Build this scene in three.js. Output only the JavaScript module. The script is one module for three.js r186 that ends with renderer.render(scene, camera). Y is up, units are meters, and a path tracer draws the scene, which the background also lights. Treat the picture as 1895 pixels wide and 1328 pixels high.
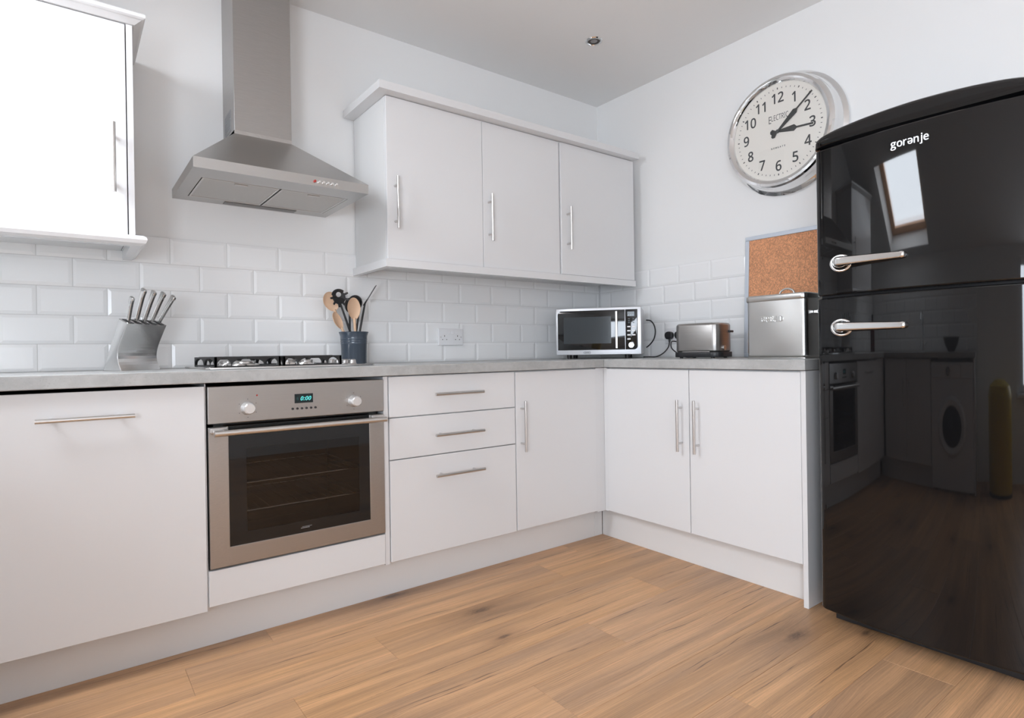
import * as THREE from 'three';
import { RoundedBoxGeometry } from 'three/addons/geometries/RoundedBoxGeometry.js';
import { TextGeometry } from 'three/addons/geometries/TextGeometry.js';
import { FontLoader } from 'three/addons/loaders/FontLoader.js';
import { mergeGeometries, toCreasedNormals } from 'three/addons/utils/BufferGeometryUtils.js';
import { RectAreaLightUniformsLib } from 'three/addons/lights/RectAreaLightUniformsLib.js';

// ------------------------------------------------------------------ camera, sky, lights, exposure
const scene = new THREE.Scene();
const camera = new THREE.PerspectiveCamera(62.774, 1895 / 1328, 0.05, 60);
camera.position.set(-2.6725, 0.9594, 2.6044);
camera.rotation.order = 'YXZ';
camera.rotation.set(-0.00142, -0.64888, -0.01543);
camera.setViewOffset(1895, 1328, 0, 11.77, 1895, 1328);
scene.add(camera);

const renderer = new THREE.WebGLRenderer();
renderer.toneMapping = THREE.LinearToneMapping;
renderer.toneMappingExposure = 0.93;
renderer.shadowMap.enabled = true;

// bright overcast sky; it is seen and enters only through the roof window and a window out of frame
const SKY = 5.0;
scene.background = new THREE.Color().setRGB(0.93, 0.97, 1.0);
scene.backgroundIntensity = SKY;
RectAreaLightUniformsLib.init();
function skyLight(w, h, power, pos, dir, tint) {
  const l = new THREE.RectAreaLight(new THREE.Color().setRGB(...tint), power, w, h);
  l.position.copy(pos);
  l.lookAt(pos.clone().add(dir));
  scene.add(l);
  return l;
}
// roof slope on the left: from SA (ridge side) to SB (eaves), roof window between s1..s2 and z1..z2
const CEIL = 2.4876, SA = new THREE.Vector2(-2.6, CEIL), SB = new THREE.Vector2(-3.72, 1.65);
const SLEN = SA.distanceTo(SB), SANG = Math.atan2(SA.y - SB.y, SA.x - SB.x);
const RW = { s1: 0.44, s2: 1.31, deep: 0.20, f: 0.075 }, ROOF = [0.50, 1.24];
const sDir = new THREE.Vector3(SB.x - SA.x, SB.y - SA.y, 0).normalize();      // down the slope
const sOut = new THREE.Vector3(-Math.sin(SANG), Math.cos(SANG), 0);           // out through the roof
const onSlope = (s, z, out = 0) => new THREE.Vector3(SA.x, SA.y, z).addScaledVector(sDir, s).addScaledVector(sOut, out);
skyLight(ROOF[1] - ROOF[0] - 2 * RW.f, RW.s2 - RW.s1 - 2 * RW.f, 17, onSlope((RW.s1 + RW.s2) / 2, (ROOF[0] + ROOF[1]) / 2, RW.deep - 0.004), sOut.clone().negate(), [0.89, 0.965, 1.06]);
// window in the left wall beside the camera
const W3 = { z1: 2.62, z2: 4.1, y1: 0.62, y2: 1.56 };
skyLight(W3.z2 - W3.z1 - 0.12, W3.y2 - W3.y1 - 0.12, 15, new THREE.Vector3(-3.72 - 0.03, (W3.y1 + W3.y2) / 2, (W3.z1 + W3.z2) / 2), new THREE.Vector3(1, 0, 0), [0.86, 0.955, 1.09]);
const ZF = 4.4; // wall behind the camera

// ------------------------------------------------------------------ helpers
let seed = 7;
const rnd = () => ((seed = (seed * 1664525 + 1013904223) % 4294967296) / 4294967296);
const lin = (r, g, b) => new THREE.Color().setRGB(r, g, b);
const used = {};
function numbered(name) { const n = (used[name] = (used[name] ?? -1) + 1); return n ? `${name}_${String(n).padStart(3, '0')}` : name; }
function clean(g) {
  const n = g.index ? g.toNonIndexed() : g;
  for (const k of Object.keys(n.attributes)) if (!['position', 'normal', 'uv'].includes(k)) n.deleteAttribute(k);
  if (!n.attributes.uv) n.setAttribute('uv', new THREE.BufferAttribute(new Float32Array(n.attributes.position.count * 2), 2));
  n.clearGroups?.();
  return n;
}
const join = (gs) => (gs.length === 1 ? gs[0] : mergeGeometries(gs.map(clean)));
function mesh(name, geo, material, parent = scene) {
  const m = new THREE.Mesh(Array.isArray(geo) ? join(geo) : geo, material);
  m.name = parent === scene ? numbered(name) : name;
  m.castShadow = m.receiveShadow = true;
  parent.add(m);
  return m;
}
function thing(name, label, category, group) {
  const o = new THREE.Group();
  o.name = numbered(name); o.userData = { label, category };
  if (group) o.userData.group = group;
  scene.add(o);
  return o;
}
function tag(o, label, category, group) { o.userData.label = label; o.userData.category = category; if (group) o.userData.group = group; return o; }
function structure(name, label) {
  const o = new THREE.Group();
  o.name = numbered(name); o.userData = { kind: 'structure', label };
  scene.add(o);
  return o;
}
const RUN_RIGHT = { rot: -Math.PI / 2, pos: [0, 0, 0] };        // local x = world z, local z = away from the right wall
const RUN_LEFT = { rot: Math.PI / 2, pos: [-3.72, 0, 0] };      // local x = minus world z, local z = away from the left wall
// moves a group's origin to the base of what it holds, then puts it into a run of units
function settle(o, run) {
  const b = new THREE.Box3().setFromObject(o), c = b.getCenter(new THREE.Vector3());
  c.y = b.min.y;
  for (const k of o.children) k.position.sub(c);
  if (run) { c.applyAxisAngle(new THREE.Vector3(0, 1, 0), run.rot).add(new THREE.Vector3(...run.pos)); o.rotation.y = run.rot; }
  o.position.add(c);
  return o;
}
const box = (x0, x1, y0, y1, z0, z1, r = 0.0015, seg = 2) => {
  const w = x1 - x0, h = y1 - y0, d = z1 - z0;
  const g = r > 0 ? new RoundedBoxGeometry(w, h, d, seg, Math.min(r, w / 2.01, h / 2.01, d / 2.01)) : new THREE.BoxGeometry(w, h, d);
  return g.translate((x0 + x1) / 2, (y0 + y1) / 2, (z0 + z1) / 2);
};
const V = (x, y, z) => new THREE.Vector3(x, y, z);
function bar(a, b, r, r2 = r, seg = 14) {
  const d = b.clone().sub(a), g = new THREE.CylinderGeometry(r2, r, d.length(), seg);
  return g.applyQuaternion(new THREE.Quaternion().setFromUnitVectors(V(0, 1, 0), d.clone().normalize())).translate(...a.clone().add(b).multiplyScalar(0.5).toArray());
}
const tube = (pts, r, n = 40, seg = 8) => new THREE.TubeGeometry(new THREE.CatmullRomCurve3(pts), n, r, seg);
const lathe = (pts, seg = 40, crease = 0.5) => toCreasedNormals(new THREE.LatheGeometry(pts.map((p) => new THREE.Vector2(...p)), seg), crease);
function shapeOf(pts) { const s = new THREE.Shape(); pts.forEach(([x, y], i) => (i ? s.lineTo(x, y) : s.moveTo(x, y))); s.closePath(); return s; }
function extrude(shape, depth, bevel = 0, o = {}, crease = 0.6) {
  const g = new THREE.ExtrudeGeometry(shape, { depth: depth - 2 * bevel, bevelEnabled: bevel > 0, bevelSize: bevel, bevelThickness: bevel, bevelOffset: -bevel, bevelSegments: 3, curveSegments: 16, ...o });
  g.translate(0, 0, bevel);
  return toCreasedNormals(g, crease);
}
function roundRect(w, h, r) {
  const s = new THREE.Shape(), x = -w / 2, y = -h / 2;
  s.moveTo(x + r, y); s.lineTo(x + w - r, y); s.absarc(x + w - r, y + r, r, -Math.PI / 2, 0); s.lineTo(x + w, y + h - r); s.absarc(x + w - r, y + h - r, r, 0, Math.PI / 2);
  s.lineTo(x + r, y + h); s.absarc(x + r, y + h - r, r, Math.PI / 2, Math.PI); s.lineTo(x, y + r); s.absarc(x + r, y + r, r, Math.PI, 1.5 * Math.PI);
  return s;
}
// a slab with bevelled front edges: back at z = 0, face at z = t, bevel b wide and bt deep
const slabs = {};
function slab(w, h, t, b, bt) {
  const key = [w, h, t, b, bt].map((v) => v.toFixed(5)).join();
  if (slabs[key]) return slabs[key];
  const ring = (x, y, z) => [[-x, -y, z], [x, -y, z], [x, y, z], [-x, y, z]];
  const A = ring(w / 2, h / 2, 0), B = ring(w / 2, h / 2, t - bt), C = ring(w / 2 - b, h / 2 - b, t), P = [], U = [];
  const quad = (a, c, d, e) => { for (const v of [a, c, d, a, d, e]) { P.push(...v); U.push(v[0] / w + 0.5, v[1] / h + 0.5); } };
  for (let i = 0; i < 4; i++) { const j = (i + 1) % 4; quad(A[i], A[j], B[j], B[i]); quad(B[i], B[j], C[j], C[i]); }
  quad(...C);
  const g = new THREE.BufferGeometry();
  g.setAttribute('position', new THREE.Float32BufferAttribute(P, 3));
  g.setAttribute('uv', new THREE.Float32BufferAttribute(U, 2));
  g.computeVertexNormals();
  return (slabs[key] = g);
}
// sweeps a profile [[out, y], ...] along a polyline [[x, z], ...] with mitred corners; outside is to the right of the direction of travel
function moulding(path, profile) {
  const rows = path.map((p, i) => {
    const d0 = i ? new THREE.Vector2(p[0] - path[i - 1][0], p[1] - path[i - 1][1]).normalize() : null;
    const d1 = i < path.length - 1 ? new THREE.Vector2(path[i + 1][0] - p[0], path[i + 1][1] - p[1]).normalize() : null;
    const n0 = d0 && new THREE.Vector2(-d0.y, d0.x), n1 = d1 && new THREE.Vector2(-d1.y, d1.x);
    const n = n0 && n1 ? n0.clone().add(n1).divideScalar(1 + n0.dot(n1)) : n0 || n1;
    return profile.map(([o, y]) => [p[0] + n.x * o, y, p[1] + n.y * o]);
  });
  const P = [], k = profile.length;
  const tri = (...v) => v.forEach((q) => P.push(...q));
  for (let i = 0; i < rows.length - 1; i++) for (let j = 0; j < k; j++) {
    const a = rows[i][j], b = rows[i + 1][j], c = rows[i + 1][(j + 1) % k], d = rows[i][(j + 1) % k];
    tri(a, b, c); tri(a, c, d);
  }
  const faces = THREE.ShapeUtils.triangulateShape(profile.map(([x, y]) => new THREE.Vector2(x, y)), []);
  for (const f of faces) { tri(...f.map((i) => rows[0][i])); tri(...f.slice().reverse().map((i) => rows[rows.length - 1][i])); }
  const g = new THREE.BufferGeometry();
  g.setAttribute('position', new THREE.Float32BufferAttribute(P, 3));
  g.computeVertexNormals();
  return toCreasedNormals(g, 0.5);
}

// ------------------------------------------------------------------ textures
function hash(x, y, s) { let h = (x * 374761393 + y * 668265263 + s * 1442695041) | 0; h = Math.imul(h ^ (h >>> 13), 1274126177); return ((h ^ (h >>> 16)) >>> 0) / 4294967296; }
function noise(x, y, s) {
  const xi = Math.floor(x), yi = Math.floor(y); let u = x - xi, v = y - yi;
  u = u * u * (3 - 2 * u); v = v * v * (3 - 2 * v);
  const a = hash(xi, yi, s), b = hash(xi + 1, yi, s), c = hash(xi, yi + 1, s), d = hash(xi + 1, yi + 1, s);
  return a + (b - a) * u + (c - a) * v + (a - b - c + d) * u * v;
}
const fbm = (x, y, s, n = 4) => { let t = 0, a = 0.5; for (let i = 0; i < n; i++) { t += a * noise(x, y, s + i * 17); x *= 2.03; y *= 2.03; a *= 0.5; } return t; };
function dataTexture(w, h, f, srgb = true) {
  const d = new Uint8Array(w * h * 4);
  for (let y = 0; y < h; y++) for (let x = 0; x < w; x++) { const c = f(x, y), i = (y * w + x) * 4; d[i] = c[0]; d[i + 1] = c[1]; d[i + 2] = c[2]; d[i + 3] = 255; }
  const t = new THREE.DataTexture(d, w, h);
  if (srgb) t.colorSpace = THREE.SRGBColorSpace;
  t.magFilter = THREE.LinearFilter; t.minFilter = THREE.LinearMipmapLinearFilter; t.generateMipmaps = true;
  t.wrapS = t.wrapT = THREE.RepeatWrapping; t.needsUpdate = true;
  return t;
}
const clamp8 = (v) => Math.max(0, Math.min(255, v));
// oak plank 1.4 m x 0.186 m: fine pores, cathedral figure, knots and short dark splits
function oak(s) {
  const W = 1792, H = 240, L = 1.4, B = 0.186, knots = [], splits = [];
  let q = s * 7919 + 13;
  const r = () => ((q = (q * 16807) % 2147483647) / 2147483647);
  for (let i = 0; i < 5; i++) r();
  const nk = r() < 0.35 ? 2 : r() < 0.75 ? 1 : 0;
  for (let i = 0; i < nk; i++) knots.push([0.1 + r() * 1.2, 0.03 + r() * 0.126, 0.006 + r() * 0.013]);
  for (let i = 0; i < 3 + Math.floor(r() * 4); i++) splits.push([r() * 1.1, 0.02 + r() * 0.146, 0.15 + r() * 0.4, r() * 0.04 - 0.02]);
  const tone = 0.96 + 0.08 * r(), warm = r(), axis = 0.02 + 0.15 * r(), figure = r() < 0.45 ? 0.06 : 0.02;
  return dataTexture(W, H, (px, py) => {
    const x = (px / W) * L, y = (py / H) * B;
    let yy = y + 0.030 * (fbm(x * 1.7, y * 5, s + 1, 4) - 0.5);
    let kd = 0, swirl = 0;
    for (const [kx, ky, kr] of knots) {
      const dx = (x - kx) / 2.6, dy = y - ky, d = Math.hypot(dx, dy) / kr + 0.5 * (noise(x * 50, y * 90, s + 5) - 0.5);
      yy += dy * 0.6 * Math.exp(-d * d * 0.08);
      swirl += Math.exp(-d * d * 0.07);
      kd += Math.exp(-d * d * 1.1) * (0.5 + 0.5 * noise(x * 150, y * 260, s));
    }
    const depth = 18 * Math.pow(Math.abs(yy - axis) / 0.1, 0.7) + 5 * fbm(x * 1.3, 3, s + 9, 3);
    const ring = depth + 1.2 * fbm(x * 6, yy * 40, s + 3, 3), saw = ring - Math.floor(ring);
    const fig = saw * saw;
    const broad = fbm(x * 1.2, yy * 34, s + 13, 4), fine = fbm(x * 7, yy * 520, s + 21, 3), pore = noise(x * 30, yy * 1100, s + 31), patch = fbm(x * 2.2, y * 9, s + 41, 3), grey = fbm(x * 1.6, yy * 20, s + 71, 3);
    let split = 0;
    for (const [sx, sy, sl, sk] of splits) {
      const t = (x - sx) / sl;
      if (t > 0 && t < 1) { const w = 0.0014 * Math.sin(Math.PI * t) * (0.2 + 1.2 * noise(x * 30, 1, s + 51)); const d = Math.abs(y - sy - sk * t - 0.016 * (fbm(x * 7, 7, s + 61, 4) - 0.5)); if (d < w * 2) split = Math.max(split, 1 - d / (w * 2)); }
    }
    const v = tone * (1.0 - figure * fig + 0.26 * (broad - 0.47) + 0.24 * (fine - 0.45) - (pore > 0.82 ? 0.035 : 0) + 0.14 * (patch - 0.47));
    const k = Math.max(0.4, 1 - 0.36 * Math.min(1, kd) - 0.13 * Math.min(1, swirl) - 0.42 * split);
    const redder = (patch - 0.45) * 14 + (warm - 0.5) * 8, dull = Math.max(0, grey - 0.5) * 60;
    return [clamp8(206 * v * k + redder * 0.4 - dull * 0.40), clamp8(160 * v * Math.pow(k, 1.06) - dull * 0.15), clamp8(118 * v * Math.pow(k, 1.04) - redder * 0.7 + dull * 0.12)];
  });
}
const oakTextures = [1, 2, 3, 4, 5, 6, 7].map(oak);
const worktopTexture = dataTexture(768, 768, (x, y) => {
  const u = (x / 768) * 12, v = (y / 768) * 12;
  const n = 0.6 * fbm(u, v, 3, 4) + 0.4 * fbm(u * 5, v * 5, 9, 3), k = noise(x * 0.35, y * 0.35, 77), g = 180 + 44 * (n - 0.48) + (k > 0.86 ? -9 : k < 0.1 ? 7 : 0);
  return [clamp8(g), clamp8(g + 0.5), clamp8(g - 1)];
});
const corkTexture = dataTexture(640, 768, (x, y) => {
  const a = noise(x * 0.33, y * 0.33, 5), b = noise(x * 0.14, y * 0.14, 15), c = noise(x * 0.6, y * 0.6, 25), d = fbm(x * 0.01, y * 0.01, 35, 3);
  let v = 0.74 + 0.26 * (a - 0.5) + 0.24 * (b - 0.5) + 0.16 * (c - 0.5) + 0.08 * (d - 0.5);
  if (c > 0.9) v -= 0.16; if (a > 0.93) v += 0.12;
  v = 0.78 + (v - 0.74) * 0.75;
  return [clamp8(280 * v), clamp8(201 * v), clamp8(150 * v)];
});
const brushed = dataTexture(512, 512, (x, y) => { const v = 236 + 12 * (noise(x * 0.02, y * 1.7, 4) - 0.5) + 5 * (noise(x * 0.01, y * 0.6, 8) - 0.5); return [v, v, v]; });
brushed.repeat.set(1, 3);
const meshTexture = dataTexture(256, 256, (x, y) => { const a = (x % 8) / 8 - 0.5, b = (y % 8) / 8 - 0.5, v = Math.max(Math.abs(a), Math.abs(b)) > 0.33 ? 235 : 178; return [v, v, v]; });
meshTexture.repeat.set(6, 6);
function canvasTexture(w, h, draw) {
  const c = document.createElement('canvas'); c.width = w; c.height = h;
  draw(c.getContext('2d'), w, h);
  const t = new THREE.CanvasTexture(c); t.colorSpace = THREE.SRGBColorSpace; t.magFilter = THREE.LinearFilter;
  return t;
}

// ------------------------------------------------------------------ materials
const std = (o) => new THREE.MeshStandardMaterial(o), phys = (o) => new THREE.MeshPhysicalMaterial(o);
const M = {
  paint: std({ color: lin(0.89, 0.89, 0.885), roughness: 0.85 }),
  ceiling: std({ color: lin(0.89, 0.885, 0.875), roughness: 0.9 }),
  tile: std({ color: lin(0.91, 0.912, 0.91), roughness: 0.14 }),
  grout: std({ color: lin(0.68, 0.68, 0.665), roughness: 0.9 }),
  door: std({ color: lin(0.78, 0.78, 0.785), roughness: 0.2 }),
  carcass: std({ color: lin(0.78, 0.78, 0.775), roughness: 0.45 }),
  gap: std({ color: lin(0.10, 0.09, 0.085), roughness: 0.8 }),
  plinth: std({ color: lin(0.80, 0.79, 0.78), roughness: 0.35 }),
  worktop: std({ map: worktopTexture, roughness: 0.36 }),
  steel: std({ color: lin(0.50, 0.485, 0.47), map: brushed, metalness: 1, roughness: 0.34 }),
  satin: std({ color: lin(0.64, 0.625, 0.61), metalness: 1, roughness: 0.28 }),
  polished: std({ color: lin(0.66, 0.655, 0.645), metalness: 1, roughness: 0.16 }),
  brushedBin: std({ color: lin(0.62, 0.615, 0.60), metalness: 1, roughness: 0.30 }),
  chrome: std({ color: lin(0.80, 0.80, 0.80), metalness: 1, roughness: 0.05 }),
  filter: std({ color: lin(0.86, 0.85, 0.82), map: meshTexture, metalness: 0.25, roughness: 0.5 }),
  blackGloss: phys({ color: lin(0.006, 0.006, 0.0065), roughness: 0.03, ior: 1.48 }),
  blackGlass: std({ color: lin(0.008, 0.009, 0.010), roughness: 0.05 }),
  blackPlastic: std({ color: lin(0.018, 0.018, 0.02), roughness: 0.4 }),
  nylon: std({ color: lin(0.013, 0.013, 0.014), roughness: 0.28 }),
  iron: std({ color: lin(0.016, 0.016, 0.016), roughness: 0.5 }),
  enamel: std({ color: lin(0.03, 0.029, 0.027), roughness: 0.4 }),
  windowGlass: phys({ color: lin(1, 1, 1), roughness: 0, transmission: 1, thickness: 0, ior: 1.5 }),
  ovenGlass: phys({ color: lin(0.34, 0.34, 0.34), roughness: 0, transmission: 1, thickness: 0, ior: 1.5 }),
  whitePlastic: std({ color: lin(0.82, 0.82, 0.83), roughness: 0.3 }),
  greyPlastic: std({ color: lin(0.30, 0.30, 0.31), roughness: 0.4 }),
  pine: std({ color: lin(0.62, 0.33, 0.17), roughness: 0.4 }),
  slate: std({ color: lin(0.055, 0.072, 0.095), roughness: 0.22 }),
  beech: std({ color: lin(0.74, 0.50, 0.335), roughness: 0.6 }),
  silverFrame: std({ color: lin(0.60, 0.65, 0.72), metalness: 0.35, roughness: 0.42 }),
  cork: std({ map: corkTexture, roughness: 0.95 }),
  hand: std({ color: lin(0.032, 0.035, 0.034), roughness: 0.5 }),
  led: std({ color: lin(0.01, 0.02, 0.02), roughness: 0.3 }),
  red: std({ color: lin(0.45, 0.04, 0.03), roughness: 0.35 }),
  yellow: std({ color: lin(0.55, 0.38, 0.03), roughness: 0.35 }),
  wine: std({ color: lin(0.08, 0.01, 0.012), roughness: 0.12 }),
};
const oakMaterials = oakTextures.map((map) => std({ map, roughness: 0.38 }));
const sans = await new FontLoader().loadAsync('fonts/droid/droid_sans_regular.typeface.json');
const sansBold = await new FontLoader().loadAsync('fonts/droid/droid_sans_bold.typeface.json');
const serifBold = await new FontLoader().loadAsync('fonts/droid/droid_serif_bold.typeface.json');

// ------------------------------------------------------------------ the room
const XL = -3.72, PW = 0.008, T = 0.12;    // left wall, set-back of the paint behind the tile faces, wall thickness
const YT = 1.0112, TH = 0.102, TW = 0.202; // a tile joint's height, tile pitches
{
  const floor = structure('floor', 'oak effect plank floor');
  const sub = mesh('subfloor', box(XL - 0.1, 0.15, -0.10, -0.0115, -0.15, ZF + 0.1, 0), M.gap, floor);
  const rowStart = { 0: -2.393, 1: -1.852, 2: -2.178, 3: -2.62, 4: -1.615 }, LEN = 1.4, BW = 0.186;
  let k = 0;
  for (let r = -3; r < 21; r++) {
    const z0 = 0.544 + r * BW;
    if (z0 > ZF) break;
    let x0 = (rowStart[r] ?? -3.2 + ((r * 0.53 + 3) % 1.4)) - LEN;
    while (x0 - LEN > XL - LEN) x0 -= LEN;
    for (; x0 < 0.01; x0 += LEN) {
      const a = Math.max(x0, XL), b = Math.min(x0 + LEN, 0.008);
      if (b - a < 0.02) continue;
      const g = slab(b - a - 0.0006, BW - 0.0006, 0.012, 0.0008, 0.0006).clone();
      const uv = g.attributes.uv, flip = hash(r, k, 3) > 0.5, f0 = (a - x0) / LEN, f1 = (b - x0) / LEN;
      for (let i = 0; i < uv.count; i++) { const u = f0 + (f1 - f0) * uv.getX(i); uv.setXY(i, flip ? 1 - u : u, flip ? 1 - uv.getY(i) : uv.getY(i)); }
      const m = mesh('plank', g, oakMaterials[(r * 3 + k * 2 + 70) % 7], floor);
      m.rotation.x = -Math.PI / 2; m.position.set((a + b) / 2, -0.012, z0 + BW / 2);
      k++;
    }
  }
}
function tileWall(parent, run, u0, u1, phase, skip = () => false) {
  // metro tiles in a brick bond, five rows above the worktop; u runs along the wall
  const rows = [[-1, 0], [0, 0.5], [1, 0], [2, 0.5], [3, 0]], g = new THREE.Group();
  const put = (m, u, y) => {
    if (run) { m.rotation.y = run.rot; m.position.copy(V(u, y, -0.0075).applyAxisAngle(V(0, 1, 0), run.rot).add(V(...run.pos))); } else m.position.set(u, y, -0.0075);
  };
  const sheet = mesh('grout', new THREE.BoxGeometry(u1 - u0, TH * 5 - 0.006, 0.006), M.grout, parent);
  put(sheet, (u0 + u1) / 2, YT + TH * 1.5 + 0.003); sheet.translateZ(0.001);
  for (const [r, ph] of rows) {
    const y0 = r < 0 ? 0.917 : YT + r * TH + 0.001, y1 = YT + (r + 1) * TH - 0.001;
    const first = Math.floor((u0 - phase) / TW - ph) - 1;
    for (let i = first; phase + (i + ph) * TW < u1; i++) {
      const a = Math.max(u0, phase + (i + ph) * TW + 0.001), b = Math.min(u1, phase + (i + 1 + ph) * TW - 0.001);
      if (b - a < 0.012) continue;
      put(mesh('tile', slab(+(b - a).toFixed(4), +(y1 - y0).toFixed(4), 0.0075, Math.min(0.011, (b - a) / 3), 0.0026), M.tile, parent), (a + b) / 2, (y0 + y1) / 2);
    }
  }
}
const wallBack = structure('wall_back', 'white wall with metro tiles behind the oven');
mesh('plaster', box(XL - T, T, -0.05, CEIL + 0.1, -PW - T, -PW, 0), M.paint, wallBack);
tileWall(wallBack, null, XL + 0.002, -0.001, -2.7509);
const wallRight = structure('wall_right', 'white wall with metro tiles behind the toaster');
mesh('plaster', box(PW, PW + T, -0.05, CEIL + 0.1, -PW - T, ZF + T, 0), M.paint, wallRight);
tileWall(wallRight, RUN_RIGHT, 0.001, 1.56, 0.797 - 4 * TW);
const wallLeft = structure('wall_left', 'white low wall under the sloping ceiling');
{
  const x0 = XL - PW - T, x1 = XL - PW, yt = SB.y + 0.12;
  mesh('plaster', [box(x0, x1, -0.05, yt, -PW, W3.z1, 0), box(x0, x1, -0.05, yt, W3.z2, ZF + T, 0), box(x0, x1, -0.05, W3.y1, W3.z1, W3.z2, 0), box(x0, x1, W3.y2, yt, W3.z1, W3.z2, 0)], M.paint, wallLeft);
}
tileWall(wallLeft, RUN_LEFT, -2.0, -0.001, -2.05);
const wallFront = structure('wall_front', 'white wall behind the camera');
mesh('plaster', box(XL - T, T, -0.05, CEIL + 0.1, ZF, ZF + T, 0), M.paint, wallFront);
const ceiling = structure('ceiling', 'white ceiling sloping down on the left');
mesh('flat_panel', box(SA.x, T, CEIL, CEIL + 0.22, -PW - T, ZF + T, 0), M.ceiling, ceiling);
{
  const D = RW.deep, slope = (s0, s1, z0, z1) => box(-s1, -s0, 0, D, z0, z1, 0);
  const [z1, z2] = ROOF;
  const g = join([slope(-0.05, RW.s1, -PW - T, ZF + T), slope(RW.s2, SLEN + 0.1, -PW - T, ZF + T), slope(RW.s1, RW.s2, -PW - T, z1), slope(RW.s1, RW.s2, z2, ZF + T)]);
  g.rotateZ(SANG).translate(SA.x, SA.y, 0);
  mesh('slope_panel', g, M.ceiling, ceiling);
  const w = structure('window_1', 'pine framed roof window reflected in the fridge door');
  const f = RW.f, y0 = D - 0.03, y1 = D + 0.05, put = (q) => q.rotateZ(SANG).translate(SA.x, SA.y, 0);
  mesh('window_frame', put(join([box(-RW.s1 - f, -RW.s1, y0, y1, z1, z2), box(-RW.s2, -RW.s2 + f, y0, y1, z1, z2), box(-RW.s2 + f, -RW.s1 - f, y0, y1, z1, z1 + f), box(-RW.s2 + f, -RW.s1 - f, y0, y1, z2 - f, z2)])), M.pine, w);
  mesh('pane', put(new THREE.BoxGeometry(RW.s2 - RW.s1 - 2 * f, 0.0001, z2 - z1 - 2 * f).translate(-(RW.s1 + RW.s2) / 2, D + 0.01, (z1 + z2) / 2)), M.windowGlass, w);
}
{
  const w = structure('window_2', 'white framed window in the left wall beside the camera');
  const { z1, z2, y1, y2 } = W3, zm = (z1 + z2) / 2, x0 = XL - 0.10, x1 = XL - 0.04;
  mesh('window_frame', [box(x0, x1, y1, y1 + 0.06, z1, z2), box(x0, x1, y2 - 0.06, y2, z1, z2), box(x0, x1, y1 + 0.06, y2 - 0.06, z1, z1 + 0.06), box(x0, x1, y1 + 0.06, y2 - 0.06, z2 - 0.06, z2), box(x0, x1, y1 + 0.06, y2 - 0.06, zm - 0.03, zm + 0.03)], M.whitePlastic, w);
  for (const [a, b] of [[z1 + 0.06, zm - 0.03], [zm + 0.03, z2 - 0.06]]) mesh('pane', new THREE.PlaneGeometry(b - a, y2 - y1 - 0.12).rotateY(Math.PI / 2).translate(XL - 0.07, (y1 + y2) / 2, (a + b) / 2), M.windowGlass, w);
  mesh('window_sill', box(XL - 0.04, XL + 0.06, y1 - 0.03, y1, z1 - 0.04, z2 + 0.04, 0.004), M.whitePlastic, w);
}

// ------------------------------------------------------------------ kitchen units
const DZ = 0.52, DX = 0.515, YB = 0.155, YD = 0.868, WT0 = 0.875, WT1 = 0.915;
// bar handle on a face at z = zf; vertical or horizontal between a and b
function barHandle(parent, horizontal, at, a, b, zf, name = 'handle') {
  const off = 0.035, p = (t, z) => (horizontal ? V(t, at, z) : V(at, t, z)), i = (b - a) * 0.155;
  const ends = [a, b].map((t) => (horizontal ? V(t, at, zf + off) : V(at, t, zf + off)));
  return mesh(name, [bar(ends[0], ends[1], 0.0062, 0.0062, 18), bar(p(a + i, zf - 0.0005), p(a + i, zf + off), 0.0045), bar(p(b - i, zf - 0.0005), p(b - i, zf + off), 0.0045)], M.satin, parent);
}
function front(parent, name, x0, x1, y0, y1, zf, handle) {
  const d = mesh(name, box(x0, x1, y0, y1, zf - 0.018, zf, 0.0018, 3), M.door, parent);
  if (handle) barHandle(d, ...handle, zf);
  return d;
}
function carcass(parent, x0, x1, y0, y1, z0, z1) { return mesh('carcass', box(x0, x1, y0, y1, z0, z1, 0.001), M.carcass, parent); }

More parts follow.
